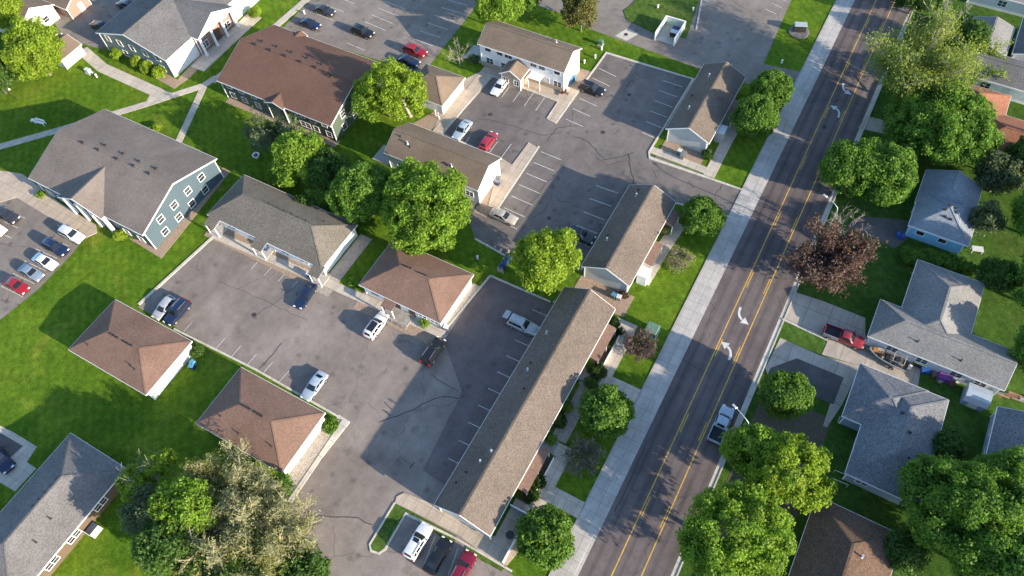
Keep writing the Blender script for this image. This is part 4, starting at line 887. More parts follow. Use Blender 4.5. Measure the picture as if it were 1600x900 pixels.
def place(px_, py_, zc, rpx): c = at(px_, py_, zc); return c, .93*rpx*mpp(c)
def leafy_tree(name, label, px_, py_, rpx, zc, leafm, group=None, flat=1.0, el=(1, 1), seed=0, trunkpx=None, bark='bark', cat='tree', r0=None, **k):
    rng = np.random.default_rng(seed+int(px_*7+py_)); c, r = place(px_, py_, zc, rpx)
    rz = min(r*.95*flat, zc*.82)
    P, N, S, cen = leafy(rng, r*el[0], r*el[1], rz, zc, **k)
    b = at(*trunkpx)[:2]-c[:2] if trunkpx else np.array([0., 0])
    root = thing(name, label, cat, (c[0]+b[0], c[1]+b[1], 0), group=group)
    P[:, :2] -= b; cen = cen.copy(); cen[:, :2] -= b
    m = MB(); idx = rng.permutation(len(cen))[:12 if rpx > 25 else 6]
    limbs(m, rng, (0, 0, -.05), (-b[0]*.7, -b[1]*.7, zc+rz*.15), cen[idx], r0 or max(.1, r*.055))
    m.build('trunk', bark, root, 60)
    link('crown', quads_mesh('crown', P, N, S, leafm, rng=rng), root); return root
def twig_tree(name, label, px_, py_, rpx, H, leafm=None, group=None, seed=0, leaf=.12, per=3, spreadl=.25, bark='bark', cat='tree', trunkpx=None, asp=.62, n=(9, 6, 6), spread=1.0, rise=.75, w=.022, frac=1.0, r0=None):
    rng = np.random.default_rng(seed+int(px_*3+py_)); c, r = place(px_, py_, H*.6, rpx)
    p0 = at(*trunkpx) if trunkpx else c
    root = thing(name, label, cat, (p0[0], p0[1], 0), group=group); m = MB()
    tips = twigs(m, rng, (0, 0, -.05), H, spread*1.4*r/H, *n, r0=r0 or max(.06, H*.02), rise=rise, w=w)
    m.build('trunk', bark, root, 60)
    if leafm:
        tips = tips[rng.random(len(tips)) < frac]
        P = np.repeat(tips, per, 0)+rng.normal(size=(len(tips)*per, 3))*spreadl; P = P[P[:, 2] > .15]
        N = rng.normal(size=P.shape)+np.array([0, 0, .5]); S = leaf*(.6+.8*rng.random(len(P)))
        link('crown', quads_mesh('crown', P, N, S, leafm, asp, rng=rng), root)
    return root

# left half
leafy_tree('maple_tree', 'bright green maple on the north lawn beside the brown roofed house', 52, 82, 40, 5.5, 'lime_leaf', cover=2.0, clump=1.2)
leafy_tree('maple_tree', 'yellow green tree cut by the left end of the top edge', -2, 20, 27, 5.5, 'lime_leaf', clump=1.3)
leafy_tree('conifer_tree', 'dark shaded tree at the left edge beside the bright maple', -14, 118, 26, 4.5, 'dark_leaf', clump=1.2)
leafy_tree('ash_tree', 'tall yellow green tree shading the rust brown roof', 612, 138, 52, 7.2, 'lime_leaf', flat=.95, trunkpx=(641, 182), bark='pale_bark', cover=1.6, clump=1.05, keep=.66, leaf=.18, el=(1.05, .95), thin=-.1, lump=.3)
leafy_tree('ash_tree', 'spreading lower yellow green tree against the green block', 578, 158, 27, 5.5, 'maple_leaf', trunkpx=(610, 182), cover=1.2, keep=.6, leaf=.18)
leafy_tree('maple_tree', 'largest bright maple in the middle, south of the second duplex', 664, 321, 82, 7.0, 'maple_leaf', flat=.88, el=(.98, .94), clump=1.35, cover=2.3, leaf=.2, lump=.26)
leafy_tree('maple_tree', 'dark green tree tucked west of the largest maple', 570, 300, 46, 6.0, 'deep_leaf', clump=1.1, seed=3)
leafy_tree('elm_tree', 'olive green tree at the corner of the green block', 463, 246, 42, 6.0, 'maple_leaf', cover=1.7, keep=.85, clump=1.0, el=(.9, 1.1))
leafy_tree('elm_tree', 'dark green tree between the olive tree and the dark one', 514, 268, 36, 5.0, 'dark_leaf', clump=1.0, cover=1.9, keep=.95)
twig_tree('budding_tree', 'thin grey green budding tree at the foot of the green block', 428, 214, 34, 7, 'mist_leaf', leaf=.18, per=7, w=.03, spread=.9)
leafy_tree('bush', 'green thicket bush filling the gap behind the olive roofed building', 505, 300, 26, 2.5, 'deep_leaf', clump=.8, cat='bush')
leafy_tree('bush', 'light green bush left of the dark green trees', 440, 270, 22, 2.2, 'maple_leaf', clump=.8, cat='bush')
leafy_tree('bush', 'low bush under the eave of the olive roofed building', 486, 316, 22, 2.0, 'dark_leaf', clump=.8, leaf=.18, cat='bush')
leafy_tree('bush', 'small lime bush at the back of the olive roofed building', 548, 340, 15, 1.4, 'deep_leaf', clump=.7, leaf=.17, cat='bush')
leafy_tree('maple_tree', 'bright maple beside the blue recycling bins', 850, 404, 50, 6.0, 'lime_leaf', cover=1.9, clump=1.25, lump=.2)
leafy_tree('round_tree', 'round clipped tree at the corner of the side driveway', 1095, 338, 33, 3.2, 'round_leaf', lump=.05, clump=.8, leaf=.165, cover=2.6, fill=.2, thin=-.4)
leafy_tree('round_tree', 'upper of two round trees beside the third duplex', 1204, 141, 29, 4.0, 'round_leaf', lump=.06, clump=.8, leaf=.165, cover=2.6, fill=.2, thin=-.4)
leafy_tree('round_tree', 'lower of two round trees beside the third duplex', 1180, 183, 33, 4.0, 'round_leaf', lump=.06, clump=.85, leaf=.165, cover=2.6, fill=.2, thin=-.4)
leafy_tree('round_tree', 'round tree by the wide sidewalk in the middle of the long building', 946, 642, 42, 2.7, 'round_leaf', lump=.09, clump=.85, leaf=.2, cover=2.2, fill=.2)
leafy_tree('round_tree', 'round tree beside the patio at the end of the long building', 851, 838, 43, 2.7, 'round_leaf', lump=.1, clump=.85, leaf=.2, cover=2.2, fill=.2)
leafy_tree('hawthorn_tree', 'dark olive tree on the grass strip at the top edge', 908, 18, 27, 4.5, 'hawthorn_leaf', clump=1.0, cover=1.5, flat=1.1)
leafy_tree('maple_tree', 'green tree at the top edge above the townhouses', 778, 6, 34, 6, 'maple_leaf', clump=1.3)
leafy_tree('maple_tree', 'green tree cut by the top edge left of the dark olive tree', 822, -8, 24, 5, 'deep_leaf', clump=1.2)
twig_tree('sapling', 'thin bare sapling on the grass west of the townhouses', 716, 86, 14, 4.5, None, n=(8, 5, 4), w=.016, r0=.06, bark='pale_bark')
twig_tree('bare_bush', 'brown leafless bush in front of the second duplex', 1062, 402, 21, 2.6, 'bud_leaf', leaf=.09, per=1, n=(22, 7, 5), spread=1.4, rise=.6, bark='twig', cat='bush', w=.03)
twig_tree('bare_bush', 'reddish leafless bush beside the green utility box', 1000, 538, 24, 3.2, 'copper_leaf', leaf=.1, per=2, n=(20, 7, 5), spread=1.3, rise=.7, bark='twig', cat='bush', w=.03)
twig_tree('bare_bush', 'grey leafless bush in front of the long building', 912, 710, 32, 3.4, 'mist_leaf', leaf=.07, per=1, n=(26, 8, 6), spread=1.4, rise=.6, bark='twig', cat='bush', w=.032)
# lower left thicket
leafy_tree('maple_tree', 'bright green leafy tree inside the olive thicket', 285, 800, 50, 7.0, 'maple_leaf', flat=.75, el=(1.15, .85), cover=2.0, clump=1.05, keep=.9)
leafy_tree('lime_bush', 'small lime green tree beside the grey hip roofed house', 214, 757, 24, 4.5, 'lime_leaf', cover=1.8, clump=.9)
leafy_tree('lime_bush', 'lime green sprig crown above the pale dead tree', 252, 724, 17, 6.0, 'lime_leaf', clump=.8, el=(.8, 1.1))
twig_tree('dead_tree', 'pale leafless leaning tree at the corner of the grey hip roofed house', 238, 738, 20, 6.5, None, n=(10, 6, 5), bark='pale_bark', w=.022, trunkpx=(258, 762), spread=.7, r0=.09)
OT = 'olive budding trees of the lower left thicket'
for k, (x, y, r, H, lb) in enumerate(((384, 768, 44, 7.5, 'olive budding tree at the top of the thicket, nearest the brown roof'), (356, 838, 50, 8, 'broad olive budding tree in the middle of the thicket'),
     (452, 842, 40, 7.5, 'olive budding tree leaning over the big lot'), (326, 756, 26, 6.5, 'thin olive budding tree near the brown roof corner'), (405, 880, 40, 8, 'olive budding tree at the bottom edge of the thicket'), (420, 805, 30, 7, 'small olive budding tree by the broad kerb'))):
    twig_tree('budding_tree', lb, x, y, r, H, 'bud_leaf' if k in (0, 1, 2, 5) else 'olive_leaf', OT, seed=k, leaf=.19, asp=.3, per=5, spreadl=.3, n=(12, 8, 8), spread=.8, rise=1.0, bark='olive_twig', w=.034, r0=.14)
leafy_tree('thicket_tree', 'dark green tree low in the middle of the thicket', 318, 872, 34, 4.5, 'dark_leaf', clump=1.0)
leafy_tree('thicket_tree', 'dark green tree at the bottom edge behind the olive trees', 378, 905, 36, 4.5, 'deep_leaf', clump=1.0)
leafy_tree('olive_tree', 'grey green thin tree between lime tree and dark shrub', 226, 802, 32, 6, 'mist_leaf', cover=1.0, keep=.75, clump=1.0)
leafy_tree('olive_tree', 'dark green tree at the bottom of the thicket', 262, 850, 38, 7, 'dark_leaf', clump=1.2, cover=1.5)
leafy_tree('olive_tree', 'yellow olive tree at the bottom edge', 300, 888, 26, 5, 'olive_leaf', clump=1.0, cover=1.5)
leafy_tree('olive_tree', 'green shrubby tree at the kerb end of the thicket', 432, 768, 22, 3.5, 'deep_leaf', clump=.9)
leafy_tree('olive_tree', 'dark tree at the bottom edge beside the big lot', 470, 893, 34, 4, 'dark_leaf', clump=1.1)
# right side of the road
twig_tree('locust_tree', 'large pale yellow green half leafed tree with bare limbs over the road', 1438, 78, 76, 13, 'locust_leaf', trunkpx=(1404, 160), leaf=.17, per=12, spreadl=.55, n=(16, 9, 8), spread=.80, rise=.95, bark='pale_bark', w=.03, r0=.28)
twig_tree('dead_tree', 'bare grey tree top above the pale half leafed tree', 1482, 34, 22, 7, None, n=(9, 6, 5), bark='pale_bark', w=.022, r0=.1)
leafy_tree('maple_tree', 'vivid green round maple beside the red roofed house', 1468, 192, 70, 6.2, 'deep_leaf', clump=1.25, cover=2.4, leaf=.2, lump=.14, flat=.9)
leafy_tree('maple_tree', 'left lobe of the two dark maples at the street lamp', 1330, 262, 42, 5, 'deep_leaf', clump=1.2, seed=2, lump=.2)
leafy_tree('maple_tree', 'right and lower dark maple near the blue house', 1380, 272, 45, 5, 'deep_leaf', clump=1.2, seed=4, lump=.22)
twig_tree('copper_tree', 'tall copper brown budding tree overhanging the road', 1298, 410, 58, 8, 'copper_leaf', leaf=.19, per=8, spreadl=.36, n=(16, 9, 8), spread=.85, rise=1.0, bark='twig', w=.03)
twig_tree('bare_tree', 'bare grey twiggy tree behind the copper tree', 1326, 354, 22, 5.5, None, n=(9, 6, 6), bark='pale_bark', w=.018, r0=.08)
leafy_tree('round_tree', 'round clipped tree beside the dark asphalt driveway', 1227, 618, 36, 3.6, 'round_leaf', lump=.06, clump=.85, leaf=.165, cover=2.6, fill=.2, thin=-.4)
leafy_tree('maple_tree', 'huge bright maple over the roadside at the bottom', 1150, 838, 86, 6.3, 'maple_leaf', clump=1.1, cover=2.1, leaf=.17, thin=-.12, keep=.9, lump=.22, flat=.62)
leafy_tree('maple_tree', 'bright maple touching the slate roofed house', 1228, 736, 58, 6.3, 'lime_leaf', clump=1.0, cover=2.1, leaf=.17, thin=-.12, keep=.9, seed=5, lump=.22, flat=.72)
leafy_tree('maple_tree', 'upper left part of the big bright maple group by the pickup', 1180, 706, 42, 5.5, 'maple_leaf', clump=.95, leaf=.17, thin=-.15, seed=8, lump=.2)
leafy_tree('linden_tree', 'large deep green tree at the bottom right corner', 1508, 798, 84, 6.5, 'deep_leaf', clump=1.1, cover=2.2, leaf=.17, thin=-.2, flat=.8, lump=.25)
leafy_tree('linden_tree', 'deep green tree cut by the right edge above the corner tree', 1590, 752, 46, 5.0, 'deep_leaf', clump=1.2, leaf=.19, seed=2, lump=.2)
leafy_tree('linden_tree', 'deep green tree cut by the bottom right corner', 1575, 880, 60, 6.5, 'deep_leaf', clump=1.3, seed=6, lump=.2)
twig_tree('yellow_tree', 'small yellow budding tree in front of the long grey roof', 1540, 98, 26, 5.5, 'lime_leaf', leaf=.15, per=4, spreadl=.25, n=(12, 7, 6), bark='pale_bark')
leafy_tree('silver_tree', 'pale grey green small tree behind the blue house', 1566, 272, 30, 4.2, 'mist_leaf', clump=.9, cover=1.3, keep=.85)
leafy_tree('silver_tree', 'thin pale tree at the east side of the blue house', 1540, 345, 24, 3.5, 'mist_leaf', clump=.8, cover=1.0, keep=.7)
leafy_tree('yard_tree', 'dark tree cut by the right edge beside the pale small tree', 1612, 250, 32, 5.5, 'dark_leaf', clump=1.1)
leafy_tree('yard_tree', 'dark shrubby tree at the back of the grey T shaped house', 1560, 432, 24, 3.2, 'dark_leaf', clump=.9)
leafy_tree('yard_tree', 'dark green tree at the top edge beside the road', 1436, -14, 30, 5, 'dark_leaf', clump=1.2)
leafy_tree('yard_tree', 'dark tree between the half leafed tree and the grey roofs', 1512, 58, 22, 4.0, 'dark_leaf', clump=1.1, cover=1.3)
leafy_tree('yard_tree', 'dark bush under the big tree at the long house wall', 1500, 118, 22, 3.0, 'dark_leaf', clump=.9)
leafy_tree('yard_tree', 'dark tree at the right edge above the junk pile', 1628, 548, 36, 4.5, 'deep_leaf', clump=1.2)
leafy_tree('yard_tree', 'tall dark tree just past the right edge behind the grey house', 1646, 440, 46, 6.5, 'deep_leaf', clump=1.4)
leafy_tree('yard_tree', 'tall tree past the right edge near the blue house yard', 1648, 330, 46, 6.5, 'deep_leaf', clump=1.4, seed=3)
leafy_tree('yard_tree', 'dark trees edge over the lawn at the bottom between house and linden', 1412, 860, 26, 3.0, 'dark_leaf', clump=.9)
leafy_tree('bush', 'dark bush at the east side of the slate roofed house', 1478, 700, 24, 2.2, 'dark_leaf', clump=.8, cat='bush')
hb = [(1425, 398), (1445, 402), (1466, 407), (1488, 412), (1508, 420)]
for k, (x, y) in enumerate(hb):
    leafy_tree('hedge_shrub', ('green shrub of the row below the blue wall, number %d from the driveway' % (k+1)) if False else ['hedge shrub below the blue wall nearest the driveway', 'second hedge shrub below the blue wall', 'middle hedge shrub below the blue wall', 'fourth hedge shrub below the blue wall', 'hedge shrub below the blue wall farthest from the road'][k],
               x, y, 13, .9, 'deep_leaf', 'hedge shrubs below the blue house', clump=.5, leaf=.14, cat='shrub')
# clipped shrubs: (px, py, r px, height, label)
for x, y, r, z, lb, mt in ((956, 504, 13, .9, 'round shrub at the north end of the long building', 'shrub_leaf'), (946, 530, 14, .9, 'second round shrub below the north shrub', 'shrub_leaf'),
     (970, 518, 6, .5, 'small dark shrub in the grey gravel bed', 'shrub_leaf'), (933, 580, 15, 1.0, 'round shrub inside the low white rail', 'shrub_leaf'), (925, 598, 10, .7, 'low dark shrub below the round railed shrub', 'dark_leaf'),
     (886, 634, 9, .7, 'lime shrub in the gravel bed by the front steps', 'lime_leaf'), (873, 657, 12, .8, 'green shrub in the middle of the gravel bed', 'shrub_leaf'), (860, 686, 9, .6, 'lowest shrub of the gravel bed', 'maple_leaf'),
     (838, 752, 14, .8, 'upper of two low shrubs by the patio walk', 'shrub_leaf'), (830, 774, 11, .7, 'lower of two low shrubs by the patio walk', 'shrub_leaf'),
     (1062+44, 241, 9, .7, 'dark round shrub at the south corner of the third duplex', 'dark_leaf'),
     (182, 84, 8, .9, 'yellowish shrub at the back corner of the grey roofed block', 'lime_leaf'), (213, 96, 10, 1.1, 'second shrub along the teal wall', 'lime_leaf'), (230, 104, 10, 1.1, 'third shrub along the teal wall', 'lime_leaf'),
     (249, 112, 10, 1.1, 'lime shrub nearest the white corner of the grey roofed block', 'lime_leaf'), (398, 19, 9, 1.0, 'lime shrub at the far end of the white front', 'lime_leaf'), (186, 368, 9, .7, 'lime shrub at the foot of the portico', 'lime_leaf'),
     (64, 303, 6, .5, 'small shrub beside the tan apron', 'maple_leaf'), (243, 200, 8, .6, 'yellow shrub behind the blue block', 'lime_leaf'), (663, 504, 8, .5, 'leafy plant beside the porch deck', 'maple_leaf'),
     (516, 664, 13, .5, 'green ground shrub at the lot corner by the white end wall', 'deep_leaf'), (308, 548, 10, .9, 'dark shrub against the white end wall on the lawn', 'dark_leaf'),
     (553, 441, 9, .4, 'short hedge between the olive building and the fourplex', 'maple_leaf'), (975, 460, 7, .5, 'brown shrub beside the bins of the second duplex', 'copper_leaf'), (1042, 360, 7, .6, 'yellow brown plant at the porch of the second duplex', 'olive_leaf'),
     (740, 92, 9, .6, 'grey shrub at the west corner of the townhouses', 'mist_leaf')):
    leafy_tree('shrub', lb, x, y, r, z, mt, clump=.42, leaf=.13, cover=1.8, cat='shrub', lump=.12)
# ================================================================== vehicles
def car_meshes(kind):
    if kind == 'sedan': Ln, W, st, cab = 4.75, 1.82, [(-2.37, .42, .72, .74), (-2.3, .3, .9, .84), (-1.75, .22, .98, .90), (-.6, .2, .96, .91), (.7, .2, .95, .91), (1.5, .22, .88, .89), (2.1, .26, .78, .82), (2.36, .36, .62, .70)], (-1.85, -1.1, .15, 1.0, 1.44)
    if kind == 'hatch': Ln, W, st, cab = 4.3, 1.78, [(-2.14, .42, .8, .74), (-2.08, .3, .98, .84), (-1.6, .22, 1.0, .88), (-.6, .2, .98, .89), (.7, .2, .97, .89), (1.4, .22, .9, .87), (1.9, .26, .78, .80), (2.14, .36, .62, .68)], (-2.0, -1.55, .2, 1.05, 1.5)
    if kind == 'suv': Ln, W, st, cab = 4.75, 1.92, [(-2.37, .48, .86, .8), (-2.31, .36, 1.05, .90), (-1.7, .28, 1.08, .95), (-.6, .26, 1.06, .96), (.7, .26, 1.06, .96), (1.5, .28, 1.0, .94), (2.12, .32, .9, .87), (2.37, .42, .7, .74)], (-2.25, -1.98, .2, .98, 1.74)
    if kind == 'pickup': Ln, W, st, cab = 5.6, 1.98, [(-.62, .4, 1.1, .97), (-.6, .34, 1.12, .98), (.3, .32, 1.12, .98), (1.3, .32, 1.12, .98), (2.0, .34, 1.06, .96), (2.6, .38, .96, .9), (2.8, .46, .76, .78)], (-.6, -.42, .75, 1.42, 1.82)
    m = MB(); n = 8
    for x, zb, zt, h in st:
        h = h*W/1.82/1.0*(.91/ .91) if kind == 'sedan' else h
        m.v += [(x, -h*.90, zb), (x, -h, zb+.16), (x, -h, zt-.16), (x, -h*.93, zt-.03), (x, -h*.5, zt+.035), (x, h*.5, zt+.035), (x, h*.93, zt-.03), (x, h, zt-.16), (x, h, zb+.16), (x, h*.90, zb)]
    k = 10
    for i in range(len(st)-1):
        for j in range(k): m.f.append((i*k+j, i*k+(j+1) % k, (i+1)*k+(j+1) % k, (i+1)*k+j)[::-1])
    m.f += [tuple(range(k)), tuple((len(st)-1)*k+j for j in range(k))[::-1]]; m.mi = [0]*len(m.f)
    xb0, xt0, xt1, xb1, H = cab; hb = st[3][3]*.93; ht = hb*.80; zb = st[3][2]-.02
    # cabin: base ring, mid ring, roof ring with crown
    ring = lambda x0, x1, h, z: [(x0, -h*.86, z), (x0, h*.86, z), (x1, h*.9, z), (x1, -h*.9, z)]
    def ring8(x0, x1, h, z): return [(x0, -h*.6, z), (x0, h*.6, z), (x0+.12, h, z), (x1-.2, h, z), (x1, h*.6, z), (x1, -h*.6, z), (x1-.2, -h, z), (x0+.12, -h, z)]
    o = len(m.v); m.v += ring8(xb0, xb1, hb, zb)+ring8(xt0, xt1, ht, H-.05)+ring8(xt0+.1, xt1-.12, ht*.82, H)
    for a in (0, 8):
        for j in range(8): m.f.append((o+a+j, o+a+8+j, o+a+8+(j+1) % 8, o+a+(j+1) % 8))
    m.f.append(tuple(o+16+j for j in range(8))[::-1]); m.mi = [0]*len(m.f)
    out = {}
    if kind == 'pickup':
        m.box(-2.8, -.62, -.98, -.86, .5, 1.14); m.box(-2.8, -.62, .86, .98, .5, 1.14); m.box(-2.8, -2.7, -.86, .86, .5, 1.12); m.box(-2.8, -.62, -.86, .86, .45, .62)
        out['bed_liner'] = (MB().box(-2.69, -.63, -.855, .855, .625, .66).mesh('bed_liner', 'bed_liner'), 'bed_liner')
    bm = bmesh.new(); me0 = m.mesh('body', 'white_car'); bm.from_mesh(me0); bmesh.ops.recalc_face_normals(bm, faces=bm.faces); bm.to_mesh(me0); bm.free()
    me0.polygons.foreach_set("use_smooth", [True]*len(me0.polygons)); me0.set_sharp_from_angle(angle=math.radians(38)); out['body'] = (me0, None)
    # glass: panes proud of the cabin
    def pane(pts, off=.02):
        P = [Vector(p) for p in pts]; nrm = (P[1]-P[0]).cross(P[2]-P[0]).normalized(); c = sum(P, Vector())/len(P)
        if nrm.dot(c-Vector(((xt0+xt1)/2, 0, zb+.2))) < 0: nrm = -nrm; P = P[::-1]
        mm = MB(); nn = len(P); vs = [p+nrm*off for p in P]+[p-nrm*.03 for p in P]
        mm.add(vs, [tuple(range(nn)), tuple(range(nn, 2*nn))[::-1]]+[(i, i+nn, (i+1) % nn+nn, (i+1) % nn) for i in range(nn)]); return mm
    def lerp(a, b, t): return tuple(a[i]+(b[i]-a[i])*t for i in range(3))
    B8, T8 = ring8(xb0, xb1, hb, zb), ring8(xt0, xt1, ht, H-.05)
    f0, f1 = .12, .93
    out['windshield'] = (pane([lerp(B8[4], T8[4], f0), lerp(B8[5], T8[5], f0), lerp(B8[5], T8[5], f1), lerp(B8[4], T8[4], f1)]).mesh('glass', 'car_glass'), 'x')
    ws = MB()
    for a, b_ in ((4, 3), (5, 6)):
        q = pane([lerp(B8[a], T8[a], f0), lerp(lerp(B8[a], B8[b_], .62), lerp(T8[a], T8[b_], .62), f0), lerp(lerp(B8[a], B8[b_], .62), lerp(T8[a], T8[b_], .62), f1), lerp(T8[a], B8[a], 1-f1)]); ws.add(q.v, q.f)
    q = pane([lerp(B8[4], T8[4], f0), lerp(B8[5], T8[5], f0), lerp(B8[5], T8[5], f1), lerp(B8[4], T8[4], f1)]); ws.add(q.v, q.f)
    out['windshield'] = (ws.mesh('glass', 'car_glass'), 'x')
    out['rear_window'] = (pane([lerp(B8[0], T8[0], .25), lerp(B8[1], T8[1], .25), lerp(B8[1], T8[1], .9), lerp(B8[0], T8[0], .9)]).mesh('glass', 'car_glass'), 'x')
    for i, (a, b_) in enumerate(((2, 3), (7, 6))):
        ps = MB()
        segs = ((.08, .5), (.54, .95)) if kind not in ('suv', 'hatch') else ((.06, .26), (.29, .6), (.63, .95))
        if kind == 'pickup': segs = ((.1, .95),)
        for s0, s1 in segs:
            q = pane([lerp(lerp(B8[a], B8[b_], s0), lerp(T8[a], T8[b_], s0), .14), lerp(lerp(B8[a], B8[b_], s1), lerp(T8[a], T8[b_], s1), .14),
                      lerp(lerp(B8[a], B8[b_], s1), lerp(T8[a], T8[b_], s1), .86), lerp(lerp(B8[a], B8[b_], s0), lerp(T8[a], T8[b_], s0), .86)]); ps.add(q.v, q.f)
        out['side_windows#%d' % i] = (ps.mesh('glass', 'car_glass'), 'x')
    xf, xr = Ln/2-.92, -Ln/2+.95; R = .33 if kind in ('sedan', 'hatch') else .38
    hw = W/2-.10
    ty = MB(); rim = MB(); n = 18
    prof = [(-.11, R-.03), (-.1, R), (.1, R), (.11, R-.03), (.11, R*.62)]
    vs = []; fs = []
    for y, r in [(-.11, R*.62)]+prof:
        for j in range(n): vs.append((r*math.cos(2*PI*j/n), y, r*math.sin(2*PI*j/n)))
    for i in range(len(prof)):
        for j in range(n): fs.append((i*n+j, i*n+(j+1) % n, (i+1)*n+(j+1) % n, (i+1)*n+j))
    fs += [tuple(range(n)), tuple(len(prof)*n+j for j in range(n))[::-1]]
    ty.add(vs, fs); out['tyre'] = (ty.mesh('tyre', 'rubber'), None)
    vs = [(R*.6*math.cos(2*PI*j/n), -.118, R*.6*math.sin(2*PI*j/n)) for j in range(n)]+[(R*.6*math.cos(2*PI*j/n), .118, R*.6*math.sin(2*PI*j/n)) for j in range(n)]
    rim.add(vs, [tuple(range(n)), tuple(range(n, 2*n))[::-1]]); out['rim'] = (rim.mesh('rim', 'alloy'), None)
    out['_wheels'] = [(x, s*(hw+.02), R) for x in (xf, xr) for s in (1, -1)]
    hf, xf2 = st[-2][3], st[-2][0]
    zf = (st[-2][2]+st[-1][2])/2-.02
    out['headlight#0'] = (MB().cbox((xf2+.14, hf*.68, zf), (.2, .36, .14)).mesh('lamp', 'lamp_clear'), 'x'); out['headlight#1'] = (MB().cbox((xf2+.14, -hf*.68, zf), (.2, .36, .14)).mesh('lamp', 'lamp_clear'), 'x')
    xr2, zr2, hr = (st[0][0], st[1][2]-.16, st[1][3]) if kind != 'pickup' else (-2.78, .9, .97)
    out['taillight#0'] = (MB().cbox((xr2+.04, hr*.8, zr2), (.14, .26, .16 if kind != 'suv' else .4)).mesh('lamp', 'lamp_red'), 'x'); out['taillight#1'] = (MB().cbox((xr2+.04, -hr*.8, zr2), (.14, .26, .16 if kind != 'suv' else .4)).mesh('lamp', 'lamp_red'), 'x')
    for i, s in enumerate((1, -1)): out['mirror#%d' % i] = (MB().cbox((xb1-.35, s*(hb+.12), zb+.12), (.14, .24, .16)).mesh('mirror', 'plastic_trim'), 'x')
    tr = MB(); tr.box(st[0][0]-.03 if kind != 'pickup' else -2.86, (st[0][0]+.1) if kind != 'pickup' else -2.79, -.7, .7, .38, .56); tr.box(st[-1][0]-.1, st[-1][0]+.03, -.62, .62, .38, .54)
    out['bumper_trim'] = (tr.mesh('bumper_trim', 'plastic_trim'), 'x')
    if kind == 'suv':
        rr = MB()
        for s in (1, -1): rr.beam((xt0+.2, s*ht*.86, H+.03), (xt1-.3, s*ht*.86, H+.03), .05, .05)
        out['roof_rails'] = (rr.mesh('roof_rails', 'grey_metal'), 'x')
    return out
CARS = {k: car_meshes(k) for k in ('sedan', 'hatch', 'suv', 'pickup')}
PROTO = {}
def make_car(kind):
    M_ = CARS[kind]; root = thing('parked_car' if kind != 'pickup' else 'pickup_truck', 'car', 'car')
    for k, v in M_.items():
        if k in ('tyre', 'rim', '_wheels'): continue
        ob = link(k.split('#')[0], v[0], root)
        if k == 'body': ob.material_slots[0].link = 'OBJECT'
    for w_ in M_['_wheels']:
        wh = link('wheel', M_['tyre'][0], root, w_); link('rim', M_['rim'][0], wh)
    return root
def car(kind, px_, py_, ang, paintm, label, group=None, dz=0, z=.65, roof=None):
    p = at(px_, py_, z)
    if kind not in PROTO: PROTO[kind] = root = make_car(kind); root.location = (p[0], p[1], .024+dz); root.rotation_euler = (0, 0, math.radians(ang)); root['label'] = label
    else: root = copy_thing(PROTO[kind], (p[0], p[1], .024+dz), math.radians(ang), label)
    if 'group' in root: del root['group']
    if group: root['group'] = group
    if kind == 'pickup': root['category'] = 'pickup truck'
    for c in root.children:
        if c.name.split('.')[0] == 'body': c.material_slots[0].link = 'OBJECT'; c.material_slots[0].material = MATS[paintm]
    return root
GN, GL, GU, GM, GS = 'cars in the north lot', 'cars in the left lot', 'cars in the upper lot', 'cars in the big lot', 'cars in the south stalls'
car('sedan', 507, 16, 0, 'charcoal_car', 'dark sedan nearest the top edge in the north lot', GN)
car('sedan', 484, 37, 0, 'navy_car', 'dark blue sedan above the rust roof ridge', GN)
car('suv', 567, 50, 0, 'black_car', 'black suv standing in the lane of the north lot', GN)
car('suv', 649, 80, 0, 'red_car', 'red suv by the grass edge of the north lot', GN)
car('sedan', 638, 95, 0, 'navy_car', 'dark blue sedan half hidden by the yellow green tree', GN)
car('suv', 198, 8, 180, 'black_car', 'dark van in the shade of the grey roofed block', None)
car('sedan', 156, 40, 180, 'charcoal_car', 'dark sedan in the shade close to the teal wall', None)
car('sedan', 781, 135, -90, 'white_car', 'white sedan in front of the townhouses', GU)
car('sedan', 722, 203, -90, 'ice_car', 'pale blue sedan behind the brown duplex', GU)
car('hatch', 763, 220, 90, 'rose_car', 'red hatchback behind the brown duplex', GU)
car('suv', 925, 139, 0, 'black_car', 'black suv beside the townhouse end wall', GU)
car('sedan', 787, 338, 0, 'beige_car', 'beige sedan at the kerb below the second duplex', GU)
car('suv', 907, 368, 0, 'charcoal_car', 'dark suv in the shade of the duplex roof', GU)
lf = car('suv', 817, 508, 0, 'silver_car', 'silver suv with its tailgate raised in the dark lot', GM)
tg = MB().cbox((-2.62, 0, 1.72), (.85, 1.35, .09)); tg.build('tailgate', 'silver_car', lf); MB().cbox((-2.18, 0, 1.25), (.2, 1.3, .6)).build('boot_opening', 'seat_cloth', lf)
car('suv', 677, 549, 90, 'black_car', 'black suv at the corner of the dark lot', GM)
ws = car('suv', 588, 509, 90, 'white_car', 'white suv with a dark glass roof in front of the fourplex', GM)
MB().cbox((-.75, 0, 1.752), (1.7, 1.05, .03)).build('glass_roof', 'car_glass', ws)
car('sedan', 477, 462, -84, 'navy_car', 'dark blue sedan below the olive roofed building', GM)
car('sedan', 491, 603, -90, 'ice_car', 'pale silver sedan at the middle brown roof edge', GM)
car('hatch', 257, 481, -90, 'silver_car', 'silver hatchback parked beside a dark suv', GM)
car('suv', 277, 488, -90, 'navy_car', 'dark blue suv parked beside the silver hatchback', GM)
car('suv', 12, 337, 0, 'charcoal_car', 'dark suv alone near the apron of the blue block', GL)
car('sedan', -8, 356, 0, 'white_car', 'white car cut by the left edge', GL)
car('suv', 113, 367, 0, 'white_car', 'white suv nearest the white columns', GL)
car('suv', 88, 387, 0, 'navy_car', 'navy suv between two white cars', GL)
